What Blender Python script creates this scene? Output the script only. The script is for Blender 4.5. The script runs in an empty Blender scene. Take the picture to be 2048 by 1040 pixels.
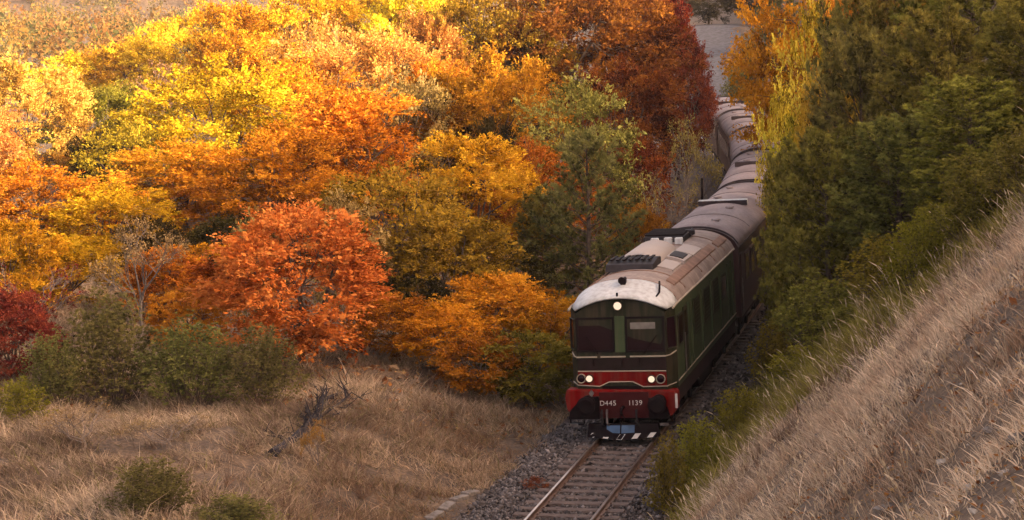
import bpy, math, random
import numpy as np
from mathutils import Matrix, Vector
rng = np.random.default_rng(7)
random.seed(7)
C = bpy.context.scene.collection
scene = bpy.context.scene

# ------------------------------------------------------------------ camera, sky, sun, exposure
FPX, CH, PITCH, ROLL = 4300.0, 11.9, 0.1225, -0.0234
def cam_axes():
    cp, sp = math.cos(PITCH), math.sin(PITCH)
    f = np.array([0, cp, -sp]); r = np.array([1, 0, 0.]); u = np.array([0, sp, cp])
    cr, sr = math.cos(ROLL), math.sin(ROLL)
    return np.array([r*cr+u*sr, -r*sr+u*cr, f])
CM = cam_axes()
cam = bpy.data.cameras.new('camera'); cam_o = bpy.data.objects.new('camera', cam); C.objects.link(cam_o)
cam.sensor_width = 36; cam.lens = 36*FPX/2048; cam.clip_end = 6000; cam.clip_start = 0.5
m = Matrix.Identity(4)
for i in range(3):
    m[i][0], m[i][1], m[i][2] = CM[0][i], CM[1][i], -CM[2][i]
m[0][3], m[1][3], m[2][3] = 0, 0, CH
cam_o.matrix_world = m
scene.camera = cam_o

SUN_EL, SUN_AZ = math.radians(20), math.radians(118)      # azimuth clockwise from +Y: the sun stands right of and behind the camera
world = bpy.data.worlds.new('World'); scene.world = world; world.use_nodes = True
wn = world.node_tree; wn.nodes.clear()
sky = wn.nodes.new('ShaderNodeTexSky'); sky.sky_type = 'NISHITA'; sky.sun_disc = False
sky.sun_elevation = SUN_EL; sky.sun_rotation = SUN_AZ
sky.air_density = 0.6; sky.dust_density = 9.0; sky.ozone_density = 0.0; sky.altitude = 900
bg = wn.nodes.new('ShaderNodeBackground'); bg.inputs[1].default_value = 0.13
wo = wn.nodes.new('ShaderNodeOutputWorld')
tint = wn.nodes.new('ShaderNodeMix'); tint.data_type = 'RGBA'; tint.blend_type = 'MULTIPLY'; tint.inputs['Factor'].default_value = 1
tint.inputs['B'].default_value = (1.0, .835, .68, 1)          # warm late-autumn haze over the whole sky
wn.links.new(sky.outputs[0], tint.inputs['A']); wn.links.new(tint.outputs['Result'], bg.inputs[0]); wn.links.new(bg.outputs[0], wo.inputs[0])
sl = bpy.data.lights.new('sun', 'SUN'); sl.energy = 2.2; sl.angle = math.radians(0.6); sl.color = (1, .82, .58)
so = bpy.data.objects.new('sun', sl); C.objects.link(so)
sd = Vector((math.sin(SUN_AZ)*math.cos(SUN_EL), math.cos(SUN_AZ)*math.cos(SUN_EL), math.sin(SUN_EL)))
so.rotation_euler = sd.to_track_quat('Z', 'Y').to_euler()
vs = scene.view_settings
scene.display_settings.display_device = 'sRGB'
vs.view_transform = 'Standard'; vs.look = 'None'; vs.gamma = 1; vs.use_curve_mapping = False
vs.exposure = 2.9
cy = scene.cycles
cy.max_bounces = 7; cy.diffuse_bounces = 4; cy.glossy_bounces = 3; cy.transmission_bounces = 4; cy.transparent_max_bounces = 6
cy.use_denoising = True
cy.filter_width = 1.5
cy.sample_clamp_indirect = 6

# ------------------------------------------------------------------ small helpers
def at(u, v, d):                       # point seen at photo pixel (u, v) at forward distance d
    r = CM.T @ np.array([(u-1024)/FPX, (520-v)/FPX, 1.0])
    return np.array([0, 0, CH]) + r*(d/r[1])

def rough_noise(x, y, seed=0):         # smooth value noise, numpy
    x = np.asarray(x, float); y = np.asarray(y, float)
    xi = np.floor(x).astype(np.int64); yi = np.floor(y).astype(np.int64)
    fx = x-xi; fy = y-yi
    fx = fx*fx*(3-2*fx); fy = fy*fy*(3-2*fy)
    def h(a, b):
        n = (a*374761393 + b*668265263 + seed*974711) & 0x7fffffff
        n = (n ^ (n >> 13))*1274126177 & 0x7fffffff
        return ((n ^ (n >> 16)) & 0xffff)/65535.0
    return (h(xi, yi)*(1-fx)+h(xi+1, yi)*fx)*(1-fy)+(h(xi, yi+1)*(1-fx)+h(xi+1, yi+1)*fx)*fy
def fbm(x, y, seed=0, o=3):
    s = 0; a = .5
    for k in range(o):
        s = s+a*rough_noise(np.asarray(x)*2**k, np.asarray(y)*2**k, seed+k*17); a *= .5
    return s/(1-.5**o)
def smooth(a, b, x):
    t = np.clip((np.asarray(x, float)-a)/(b-a), 0, 1); return t*t*(3-2*t)

def mesh_np(name, V, FL, attr=None, smooth_shade=False):
    """V (n,3); FL list of (m,k) index arrays; attr dict name -> per-face floats or (n,3) colours"""
    me = bpy.data.meshes.new(name)
    V = np.asarray(V, np.float32)
    FL = [np.asarray(f, np.int32) for f in FL if len(f)]
    nl = sum(f.size for f in FL); nf = sum(len(f) for f in FL)
    me.vertices.add(len(V)); me.vertices.foreach_set('co', V.ravel())
    me.loops.add(nl); me.loops.foreach_set('vertex_index', np.concatenate([f.ravel() for f in FL]))
    me.polygons.add(nf)
    st = []; c = 0
    for f in FL:
        st.append(c+np.arange(len(f))*f.shape[1]); c += f.size
    me.polygons.foreach_set('loop_start', np.concatenate(st).astype(np.int32))
    if smooth_shade: me.polygons.foreach_set('use_smooth', np.ones(nf, bool))
    me.update(calc_edges=True)
    for k, a in (attr or {}).items():
        a = np.asarray(a, np.float32)
        if a.ndim == 1:
            at_ = me.attributes.new(k, 'FLOAT', 'FACE'); at_.data.foreach_set('value', a)
        else:
            at_ = me.attributes.new(k, 'FLOAT_COLOR', 'FACE')
            at_.data.foreach_set('color', np.concatenate([a, np.ones((len(a), 1), np.float32)], 1).ravel())
    return me

class MB:                              # collects shapes, becomes ONE mesh
    def __init__(s): s.v = []; s.f = []; s.n = 0
    def add(s, V, F):
        V = [tuple(map(float, p)) for p in V]; s.v += V; s.f += [tuple(i+s.n for i in f) for f in F]; s.n += len(V); return s
    def box(s, x0, x1, y0, y1, z0, z1):
        V = [(x, y, z) for x in (x0, x1) for y in (y0, y1) for z in (z0, z1)]
        return s.add(V, [(0, 1, 3, 2), (4, 6, 7, 5), (0, 4, 5, 1), (2, 3, 7, 6), (0, 2, 6, 4), (1, 5, 7, 3)])
    def prism(s, poly, axis, a, b):    # polygon of 2D points extruded along an axis
        n = len(poly); V = []
        for t in (a, b):
            for p in poly:
                V.append({'x': (t, p[0], p[1]), 'y': (p[0], t, p[1]), 'z': (p[0], p[1], t)}[axis])
        F = [tuple(range(n))[::-1], tuple(range(n, 2*n))] + [(i, (i+1) % n, n+(i+1) % n, n+i) for i in range(n)]
        return s.add(V, F)
    def tube(s, pts, r, n=6, cap=True):
        pts = [np.array(p, float) for p in pts]
        rs = r if hasattr(r, '__len__') else [r]*len(pts)
        V = []
        for i, p in enumerate(pts):
            d = pts[min(i+1, len(pts)-1)]-pts[max(i-1, 0)]; d /= np.linalg.norm(d)+1e-9
            a = np.cross(d, (0, 0, 1) if abs(d[2]) < .9 else (1, 0, 0)); a /= np.linalg.norm(a); b = np.cross(d, a)
            for k in range(n):
                t = 2*math.pi*k/n; V.append(p+rs[i]*(a*math.cos(t)+b*math.sin(t)))
        F = [(i*n+k, i*n+(k+1) % n, (i+1)*n+(k+1) % n, (i+1)*n+k) for i in range(len(pts)-1) for k in range(n)]
        if cap: F += [tuple(range(n))[::-1], tuple(range((len(pts)-1)*n, len(pts)*n))]
        return s.add(V, F)
    def lathe(s, c, axis, prof, n=20): # prof: (distance along axis, radius)
        V = []
        ax = {'x': (1, 0, 0), 'y': (0, 1, 0), 'z': (0, 0, 1)}[axis]; ax = np.array(ax, float)
        a = np.array((0, 0, 1.) if axis != 'z' else (1., 0, 0)); b = np.cross(ax, a)
        for d, r in prof:
            for k in range(n):
                t = 2*math.pi*k/n; V.append(np.array(c)+ax*d+r*(a*math.cos(t)+b*math.sin(t)))
        F = [(i*n+k, i*n+(k+1) % n, (i+1)*n+(k+1) % n, (i+1)*n+k) for i in range(len(prof)-1) for k in range(n)]
        F += [tuple(range(n))[::-1], tuple(range((len(prof)-1)*n, len(prof)*n))]
        return s.add(V, F)
    def mesh(s, name, mat=None, sm=False):
        me = bpy.data.meshes.new(name); me.from_pydata(s.v, [], s.f)
        if sm:
            me.polygons.foreach_set('use_smooth', np.ones(len(s.f), bool))
        me.update()
        if mat: me.materials.append(mat)
        return me
    def build(s, name, mat, parent=None, bevel=0, sm=False):
        o = link(name, s.mesh(name, mat, sm), parent)
        if bevel:
            b = o.modifiers.new('bevel', 'BEVEL'); b.width = bevel; b.segments = 2; b.limit_method = 'ANGLE'; b.angle_limit = .6
        return o
def link(name, me, parent=None):
    o = bpy.data.objects.new(name, me); C.objects.link(o)
    if parent: o.parent = parent
    return o
def tag(o, label=None, cat=None, group=None, kind=None):
    for k, v in (('label', label), ('category', cat), ('group', group), ('kind', kind)):
        if v: o[k] = v
    return o
def empty(name, loc=(0, 0, 0), rz=0):
    o = bpy.data.objects.new(name, None); C.objects.link(o); o.location = loc; o.rotation_euler = (0, 0, rz)
    o.empty_display_size = .3
    return o
def copy_tree(o, parent=None):
    c = o.copy(); C.objects.link(c)
    if parent: c.parent = parent
    for ch in [k for k in bpy.data.objects if k.parent == o]:
        copy_tree(ch, c)
    return c

# ------------------------------------------------------------------ materials
def mat_base(name):
    mt = bpy.data.materials.new(name); mt.use_nodes = True; nt = mt.node_tree; nt.nodes.clear()
    return mt, nt, nt.nodes.new('ShaderNodeOutputMaterial')
def paint(name, col, rough=.5, col2=None, scale=3.0, metallic=0, bump=0.02, detail=6, stretch=None, grime=0):
    mt, nt, out = mat_base(name); N = nt.nodes; L = nt.links
    p = N.new('ShaderNodeBsdfPrincipled'); L.new(p.outputs[0], out.inputs[0])
    tc = N.new('ShaderNodeTexCoord'); mp = N.new('ShaderNodeMapping'); L.new(tc.outputs['Object'], mp.inputs[0])
    if stretch: mp.inputs['Scale'].default_value = stretch
    no = N.new('ShaderNodeTexNoise'); no.inputs['Scale'].default_value = scale; no.inputs['Detail'].default_value = detail
    L.new(mp.outputs[0], no.inputs[0])
    cr = N.new('ShaderNodeValToRGB'); L.new(no.outputs[0], cr.inputs[0])
    c2 = col2 or tuple(c*.6 for c in col)
    cr.color_ramp.elements[0].position = .3; cr.color_ramp.elements[0].color = (*c2, 1)
    cr.color_ramp.elements[1].position = .65; cr.color_ramp.elements[1].color = (*col, 1)
    if grime:                              # brake dust and rain streaks, stronger low down
        m2 = N.new('ShaderNodeMapping'); m2.inputs['Scale'].default_value = (9, 9, .7); L.new(tc.outputs['Object'], m2.inputs[0])
        n2 = N.new('ShaderNodeTexNoise'); n2.inputs['Scale'].default_value = 1.0; n2.inputs['Detail'].default_value = 6; L.new(m2.outputs[0], n2.inputs[0])
        r2 = N.new('ShaderNodeMapRange'); r2.inputs[1].default_value = .42; r2.inputs[2].default_value = .72; r2.inputs[4].default_value = grime; L.new(n2.outputs[0], r2.inputs[0])
        mx = N.new('ShaderNodeMix'); mx.data_type = 'RGBA'; mx.inputs['B'].default_value = (.10, .062, .04, 1)
        L.new(r2.outputs[0], mx.inputs['Factor']); L.new(cr.outputs[0], mx.inputs['A']); L.new(mx.outputs['Result'], p.inputs['Base Color'])
    else: L.new(cr.outputs[0], p.inputs['Base Color'])
    p.inputs['Specular IOR Level'].default_value = .1; p.inputs['Roughness'].default_value = rough; p.inputs['Metallic'].default_value = metallic
    if bump:
        b = N.new('ShaderNodeBump'); b.inputs['Strength'].default_value = .3; b.inputs['Distance'].default_value = bump
        L.new(no.outputs[0], b.inputs['Height']); L.new(b.outputs[0], p.inputs['Normal'])
    return mt
def glow(name, col, strength):
    mt, nt, out = mat_base(name); e = nt.nodes.new('ShaderNodeEmission')
    e.inputs[0].default_value = (*col, 1); e.inputs[1].default_value = strength
    nt.links.new(e.outputs[0], out.inputs[0]); return mt
def foliage(name, cols, transl=.2, hue=.02, val=.25):
    """leaf colours mixed per leaf (attribute var) with a small shift per tree"""
    mt, nt, out = mat_base(name); N = nt.nodes; L = nt.links
    a = N.new('ShaderNodeAttribute'); a.attribute_name = 'var'
    cr = N.new('ShaderNodeValToRGB'); L.new(a.outputs['Fac'], cr.inputs[0])
    el = cr.color_ramp.elements
    while len(el) < len(cols): el.new(.5)
    for i, c in enumerate(cols):
        el[i].position = i/(len(cols)-1); el[i].color = (*c, 1)
    oi = N.new('ShaderNodeObjectInfo'); hs = N.new('ShaderNodeHueSaturation')
    m1 = N.new('ShaderNodeMapRange'); m1.inputs[3].default_value = .5-hue; m1.inputs[4].default_value = .5+hue
    L.new(oi.outputs['Random'], m1.inputs[0]); L.new(m1.outputs[0], hs.inputs['Hue'])
    m2 = N.new('ShaderNodeMapRange'); m2.inputs[3].default_value = 1-val*.5; m2.inputs[4].default_value = 1+val*.5
    w = N.new('ShaderNodeMath'); w.operation = 'MULTIPLY'; w.inputs[1].default_value = 7.31; L.new(oi.outputs['Random'], w.inputs[0])
    w2 = N.new('ShaderNodeMath'); w2.operation = 'FRACT'; L.new(w.outputs[0], w2.inputs[0])
    L.new(w2.outputs[0], m2.inputs[0]); L.new(m2.outputs[0], hs.inputs['Value'])
    L.new(cr.outputs[0], hs.inputs['Color'])
    d = N.new('ShaderNodeBsdfDiffuse'); t = N.new('ShaderNodeBsdfTranslucent'); mx = N.new('ShaderNodeMixShader')
    mx.inputs[0].default_value = transl
    L.new(hs.outputs[0], d.inputs[0]); L.new(hs.outputs[0], t.inputs[0])
    L.new(d.outputs[0], mx.inputs[1]); L.new(t.outputs[0], mx.inputs[2]); L.new(mx.outputs[0], out.inputs[0])
    return mt
def attr_diffuse(name, transl=.25):
    mt, nt, out = mat_base(name); N = nt.nodes; L = nt.links
    a = N.new('ShaderNodeAttribute'); a.attribute_name = 'tone'
    d = N.new('ShaderNodeBsdfDiffuse'); L.new(a.outputs['Color'], d.inputs[0])
    if transl:
        t = N.new('ShaderNodeBsdfTranslucent'); L.new(a.outputs['Color'], t.inputs[0])
        mx = N.new('ShaderNodeMixShader'); mx.inputs[0].default_value = transl
        L.new(d.outputs[0], mx.inputs[1]); L.new(t.outputs[0], mx.inputs[2]); L.new(mx.outputs[0], out.inputs[0])
    else: L.new(d.outputs[0], out.inputs[0])
    return mt

M_GRASS = attr_diffuse('dry_grass_blades')
M_STONE = attr_diffuse('ballast_stone', 0)
M_FAR = attr_diffuse('far_leaves', .3)
M_BARK = paint('bark', (.13, .09, .065), .95, (.05, .032, .025), 6, bump=.03)
M_PALEBARK = paint('pale_bark', (.2, .155, .125), .95, (.1, .07, .06), 6, bump=.03)

# ------------------------------------------------------------------ track line and terrain
PK = np.array([(-30, -17.5), (20, -5.65), (40, -.95), (48, .93), (56.8, 2.95), (68, 5.6), (76, 7.4), (85.6, 9.6), (94.4, 11.05), (102.6, 12.2),
               (120.7, 14.05), (138.7, 15.1), (155.3, 15.75), (180, 16.6), (220, 18.4), (400, 26), (1500, 60)], float)
_yy = np.arange(-60, 1501, 1.0)
_xx = np.interp(_yy, PK[:, 0], PK[:, 1])
_k = np.exp(-.5*(np.arange(-15, 16)/5.0)**2); _k /= _k.sum()
_xs = np.convolve(np.pad(_xx, 15, 'reflect', reflect_type='odd'), _k, 'valid')
_hd = np.gradient(_xs, _yy)
def tx(y): return np.interp(y, _yy, _xs)
def th(y): return np.interp(y, _yy, _hd)
def lat(x, y): return (x-tx(y))/np.sqrt(1+th(y)**2)

def ground(x, y, fine=True):
    x = np.asarray(x, float); y = np.asarray(y, float)
    t = lat(x, y)
    # right: cutting slope, then the hill that shades the line
    q = np.maximum(t-2.3-7.5*smooth(160, 200, y), 0)
    r = np.minimum(q, 12.7)+.52*np.clip(q-12.7, 0, 47)+.12*np.clip(q-59.7, 0, 1e4)
    # left: low grassy bank, then the wooded slope
    b = 1.25*smooth(2.6, 9, -t) + .35*smooth(11, 17, -t)
    w = .055*np.clip(-t-17, 0, 90) 
    left = b + w*smooth(58, 80, y)
    z = np.where(t > 0, r, left)
    # valley end: the ground climbs behind the train
    z = z + .105*np.clip(y-182, 0, 75)*smooth(-25, 2, t)*smooth(30, 16, t)
    # far hillside
    z = z + .26*np.clip(y-440-.25*x, 0, 1000)*smooth(430, 520, y)
    z = z - .45
    if fine:
        away = smooth(2.2, 4.0, np.abs(t))
        z = z + away*((fbm(x*.55, y*.55, 3)-.5)*.55 + (fbm(x*.13, y*.13, 9)-.5)*1.0*smooth(3, 9, np.abs(t)))
    return z

def axis(parts):
    return np.unique(np.concatenate([np.arange(a, b, s) for a, b, s in parts]))
gx = axis([(-1500, -300, 100), (-300, -80, 12), (-80, -20, 2), (-20, 32, .5), (32, 80, 2.5), (80, 200, 10), (200, 1501, 100)])
gy = axis([(-400, -40, 30), (-40, 10, 5), (10, 75, .5), (75, 130, 1.2), (130, 300, 4), (300, 600, 12), (600, 2600, 100)])
GX, GY = np.meshgrid(gx, gy)
GZ = ground(GX, GY)
nx, ny = len(gx), len(gy)
idx = np.arange(nx*ny).reshape(ny, nx)
gf = np.stack([idx[:-1, :-1], idx[:-1, 1:], idx[1:, 1:], idx[1:, :-1]], -1).reshape(-1, 4)
g_me = mesh_np('ground', np.stack([GX, GY, GZ], -1).reshape(-1, 3), [gf], smooth_shade=True)
def ground_mat():
    mt, nt, out = mat_base('dry_earth'); N = nt.nodes; L = nt.links
    p = N.new('ShaderNodeBsdfPrincipled'); p.inputs['Roughness'].default_value = .95; L.new(p.outputs[0], out.inputs[0])
    g = N.new('ShaderNodeNewGeometry')
    n1 = N.new('ShaderNodeTexNoise'); n1.inputs['Scale'].default_value = .9; n1.inputs['Detail'].default_value = 8; n1.inputs['Roughness'].default_value = .65
    n2 = N.new('ShaderNodeTexNoise'); n2.inputs['Scale'].default_value = 9; n2.inputs['Detail'].default_value = 5
    L.new(g.outputs['Position'], n1.inputs[0]); L.new(g.outputs['Position'], n2.inputs[0])
    c1 = N.new('ShaderNodeValToRGB'); L.new(n1.outputs[0], c1.inputs[0])
    e = c1.color_ramp.elements
    e[0].position = .3; e[0].color = (.05, .03, .02, 1); e[1].position = .7; e[1].color = (.21, .14, .085, 1)
    x = e.new(.5); x.color = (.12, .078, .047, 1)
    c2 = N.new('ShaderNodeValToRGB'); L.new(n2.outputs[0], c2.inputs[0])
    c2.color_ramp.elements[0].position = .35; c2.color_ramp.elements[0].color = (.5, .45, .42, 1)
    c2.color_ramp.elements[1].position = .7; c2.color_ramp.elements[1].color = (1.25, 1.15, 1.05, 1)
    mx = N.new('ShaderNodeMix'); mx.data_type = 'RGBA'; mx.blend_type = 'MULTIPLY'; mx.inputs['Factor'].default_value = 1
    L.new(c1.outputs[0], mx.inputs['A']); L.new(c2.outputs[0], mx.inputs['B']); L.new(mx.outputs['Result'], p.inputs['Base Color'])
    b = N.new('ShaderNodeBump'); b.inputs['Strength'].default_value = .8; b.inputs['Distance'].default_value = .08
    L.new(n2.outputs[0], b.inputs['Height']); L.new(b.outputs[0], p.inputs['Normal'])
    return mt
g_me.materials.append(ground_mat())
tag(link('ground', g_me), kind='structure')

# ballast bed and stones
ys = np.arange(20, 200, 1.0)
prof = [(-2.9, -.52), (-2.0, -.24), (-1.3, -.19), (1.3, -.19), (1.9, -.24), (2.75, -.5)]
def along(t, y):                       # point at lateral offset t from the track at y
    h = th(y); s = np.sqrt(1+h*h); return tx(y)+t/s, y-t*h/s
bv = []
for y in ys:
    for t, z in prof:
        X, Y = along(t, y); bv.append((X, Y, z+.05*(rough_noise(X*3, Y*3, 5)-.5)))
k = len(prof); n = len(ys)
bf = [(i*k+j, i*k+j+1, (i+1)*k+j+1, (i+1)*k+j) for i in range(n-1) for j in range(k-1)]
b_me = mesh_np('ballast_bed', bv, [bf], smooth_shade=True)
b_me.materials.append(paint('ballast_gravel', (.11, .08, .072), .95, (.035, .024, .022), 14, bump=.08, detail=10))
tag(link('ballast_bed', b_me), kind='structure')

OCT = np.array([(1, 0, 0), (-1, 0, 0), (0, 1, 0), (0, -1, 0), (0, 0, 1), (0, 0, -1)], float)
OCF = np.array([(0, 2, 4), (2, 1, 4), (1, 3, 4), (3, 0, 4), (2, 0, 5), (1, 2, 5), (3, 1, 5), (0, 3, 5)])
def stones(n, tr, yr, size, seed, keep=None):
    r = np.random.default_rng(seed)
    t = r.uniform(tr[0], tr[1], n); y = r.uniform(yr[0], yr[1], n)
    X, Y = along(t, y)
    Z = np.interp(t, [p[0] for p in prof], [p[1] for p in prof])
    s = size*np.exp(r.normal(0, .35, n))
    V = OCT[None]*(.6+.7*r.random((n, 6, 1)))*s[:, None, None]*np.array([1, 1, .7])
    a = r.uniform(0, 6.28, n); ca, sa = np.cos(a)[:, None], np.sin(a)[:, None]
    tilt = r.normal(0, .4, (n, 1))
    V = np.stack([V[..., 0]*ca-V[..., 1]*sa, V[..., 0]*sa+V[..., 1]*ca, V[..., 2]+tilt*V[..., 0]], -1)
    V += np.stack([X, Y, Z+s*.3], -1)[:, None]
    F = (OCF[None]+6*np.arange(n)[:, None, None]).reshape(-1, 3)
    g = np.clip(.078+r.normal(0, .04, n), .025, .3)*(1+.25*rough_noise(X*1.5, Y*1.5, 3))
    col = np.stack([g*1.12, g*.92, g*.86], -1)
    return V.reshape(-1, 3), F, np.repeat(col, 8, 0)
V1, F1, C1 = stones(19000, (-2.9, 2.75), (42, 60), .042, 1)
V2, F2, C2 = stones(5000, (1.0, 2.8), (58, 90), .06, 2)
st_me = mesh_np('ballast_stones', np.concatenate([V1, V2]), [np.concatenate([F1, F2+len(V1)])], {'tone': np.concatenate([C1, C2])})
st_me.materials.append(M_STONE)
tag(link('ballast_stones', st_me), kind='stuff')

# track
track = empty('railway_track', (tx(48.), 48, 0)); tag(track, kind='structure')
def rail(off):
    mb = MB(); sec = [(-.075, -.14), (.075, -.14), (.075, -.125), (.014, -.105), (.014, -.045), (.036, -.035), (.036, -.004), (.028, 0), (-.028, 0), (-.036, -.004), (-.036, -.035), (-.014, -.045), (-.014, -.105), (-.075, -.125)]
    yv = np.arange(22, 190, 1.0); V = []
    for y in yv:
        for a, z in sec:
            X, Y = along(off+a, y); V.append((X-track.location.x, Y-48, z))
    n = len(sec)
    F = [(i*n+j, i*n+(j+1) % n, (i+1)*n+(j+1) % n, (i+1)*n+j) for i in range(len(yv)-1) for j in range(n)]
    mb.add(V, F); return mb
M_RAIL = paint('rusty_rail', (.3, .19, .14), .38, (.17, .095, .06), 5, metallic=.75, bump=0)
M_WORN = paint('worn_rail_top', (.46, .38, .33), .3, (.33, .26, .22), 3, metallic=.9, bump=0)
for off in (-.7525, .7525):
    ro = rail(off).build('rail', M_RAIL, track)
    V = []
    for y in np.arange(22, 190, 1.0):
        for a in (-.024, .024):
            X, Y = along(off+a, y); V.append((X-track.location.x, Y-48, .003))
    MB().add(V, [(2*i, 2*i+1, 2*i+3, 2*i+2) for i in range(167)]).build('running_surface', M_WORN, ro)
M_SLEEP = paint('weathered_sleeper', (.15, .11, .095), .9, (.06, .04, .034), 5, stretch=(1, 6, 1), bump=.02)
sm = MB().prism([(-.13, -.3), (.13, -.3), (.13, -.16), (.11, -.145), (-.11, -.145), (-.13, -.16)], 'x', -1.25, 1.25).mesh('sleeper', M_SLEEP)
for i in range(62):
    y = 40.2+i*.62
    o = link('sleeper', sm, track); o.location = (tx(y)-track.location.x, y-48, random.uniform(.008, .03)); o.rotation_euler = (0, random.uniform(-.01, .01), -math.atan(th(y))+random.uniform(-.02, .02))
fm = MB().box(-.13, .13, -.07, .07, -.145, -.118).box(-.1, -.06, -.05, .05, -.118, -.09).box(.06, .1, -.05, .05, -.118, -.09).mesh('rail_fastening', M_RAIL)
for i in range(26):
    y = 40.2+i*.62
    for off in (-.7525, .7525):
        X, Y = along(off, y); o = link('rail_fastening', fm, track); o.location = (X-track.location.x, Y-48, 0); o.rotation_euler = (0, 0, -math.atan(th(y)))

# gravel road climbing beyond the train
rv = []; ry = np.arange(176, 275, 3.0)
for y in ry:
    c = 17.6+(y-185)*.1
    for s in (-2.9, -1, 1, 2.9): rv.append((c+s+.15*math.sin(y*.7+s), y, float(ground(c, y, False))+.35-.05*abs(s)))
rf = [(i*4+j, i*4+j+1, i*4+j+5, i*4+j+4) for i in range(len(ry)-1) for j in range(3)]
r_me = mesh_np('gravel_road', rv, [rf], smooth_shade=True)
r_me.materials.append(paint('pale_gravel', (.135, .125, .135), .95, (.06, .052, .052), 2.2, bump=.05))
tag(link('gravel_road', r_me), kind='structure')

# thin warm air round the whole place
HZ = MB().box(-1600, 1600, -500, 2700, -3, 640)
hz_m, hz_t, hz_o = mat_base('pale_air')
pv = hz_t.nodes.new('ShaderNodeVolumePrincipled'); pv.inputs['Density'].default_value = .00015; pv.inputs['Color'].default_value = (.9, .82, .74, 1)
hz_t.links.new(pv.outputs[0], hz_o.inputs['Volume'])
tag(HZ.build('haze', hz_m), kind='stuff')

# ------------------------------------------------------------------ locomotive (local axes: x to its left side, y backwards, z up from the rail head)
M_GREEN = paint('loco_green', (.036, .052, .021), .5, (.025, .036, .015), 1.4, bump=.004, grime=.32)
M_DKGREEN = paint('loco_dark_olive', (.015, .016, .007), .5, (.011, .010, .005), 1.6, bump=.004, grime=.3)
M_LIGHTROOF = paint('pale_grey_paint', (.50, .49, .49), .5, (.40, .38, .37), 1.5, bump=.004, grime=.35)
M_ROOF = paint('loco_roof_paint', (.29, .22, .19), .6, (.17, .12, .10), 1.6, bump=.01, grime=.5)
M_CREAM = paint('roof_hood_paint', (.33, .26, .225), .5, (.33, .27, .24), 2, bump=.006)
M_RUSTWALK = paint('roof_walkway', (.24, .14, .1), .7, (.14, .08, .06), 3, bump=.01)
M_DARK = paint('shadow_maroon_steel', (.008, .0025, .003), .7, (.004, .0015, .002), 5, bump=.01)  # near-black steel with the maroon tint of shadow mixed into its colour
M_GRILLE = paint('dark_grille', (.03, .024, .026), .6, (.014, .011, .012), 4, bump=0)
M_RED = paint('red_enamel', (.15, .0005, .001), .6, (.09, .0005, .0008), 2.5, bump=.003, grime=.35)
M_CREAMLINE = paint('cream_lining', (.34, .27, .20), .6, (.24, .19, .14), 3, bump=0)
M_WHITE = paint('white_paint', (.55, .5, .46), .6, (.38, .33, .3), 6, bump=0)
M_SKYBLUE = paint('sky_reflection_blue', (.06, .10, .17), .45, (.04, .065, .11), 4, bump=.006)  # blue of the reflected sky painted onto the plough panels
M_STEEL = paint('worn_steel', (.22, .18, .17), .4, (.1, .08, .075), 6, metallic=.8, bump=0)
M_RUBBER = paint('black_rubber', (.02, .016, .016), .7, (.012, .01, .01), 8, bump=0)
M_BLIND = paint('grey_sun_blind', (.17, .15, .13), .8, (.12, .1, .09), 6, bump=0)
M_RED.node_tree.nodes['Principled BSDF'].inputs['Specular IOR Level'].default_value = .06
M_LAMP = glow('lit_headlamp', (1, .70, .50), .165)
def glass(name, col):
    mt, nt, out = mat_base(name); p = nt.nodes.new('ShaderNodeBsdfPrincipled')
    p.inputs['Base Color'].default_value = (*col, 1); p.inputs['Roughness'].default_value = .12
    p.inputs['Specular IOR Level'].default_value = .12
    nt.links.new(p.outputs[0], out.inputs[0]); return mt
M_GLASS = glass('dark_cab_glass', (.010, .002, .004))  # maroon shadow tint is part of the pane colour

loco = empty('locomotive', (float(tx(56.8))-.03, 56.8, 0)); loco.rotation_euler = (0, -.032, -.231)
tag(loco, 'green and red diesel locomotive with lit headlights at the head of the train', 'locomotive')
HW, ZG, ZT, ZB, LEN = 1.44, 3.52, 4.17, 1.30, 13.3
def roof_arc(hw, zg, zt, n=14, p=2.3):
    out = []
    for i in range(n+1):
        a = -1+2*i/n
        out.append((hw*a, zg+(zt-zg)*(1-abs(a)**p)**(1/1.6)))
    return out
# side walls with chamfered corners (plan outline), open where the roof sits
outl = [(-1.22, 0), (1.22, 0), (1.44, .5), (1.44, LEN-.5), (1.22, LEN), (-1.22, LEN), (-1.44, LEN-.5), (-1.44, .5)]
sides = [(2, 3), (6, 7)]
mb = MB()
for a, b in sides:
    (x0, y0), (x1, y1) = outl[a], outl[b]
    mb.add([(x0, y0, ZB), (x1, y1, ZB), (x1, y1, 2.5), (x1*.985, y1, ZG), (x0*.985, y0, ZG), (x0, y0, 2.5)], [(0, 1, 2, 3, 4, 5)])
mb.add([(1.22, LEN, ZB), (-1.22, LEN, ZB), (-1.22, LEN, ZG), (1.22, LEN, ZG)], [(0, 1, 2, 3)])
for s in (1, -1): mb.add([(1.44*s, LEN-.5, ZB), (1.22*s, LEN, ZB), (1.22*s, LEN, ZG), (1.42*s, LEN-.5, ZG)], [(0, 1, 2, 3)])
# rear end wall under the roof arc
ra = roof_arc(1.42, ZG, ZT); mb.add([(x, LEN-.49, z) for x, z in ra], [tuple(range(len(ra)))])
body = mb.build('body', M_GREEN, loco)
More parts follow.
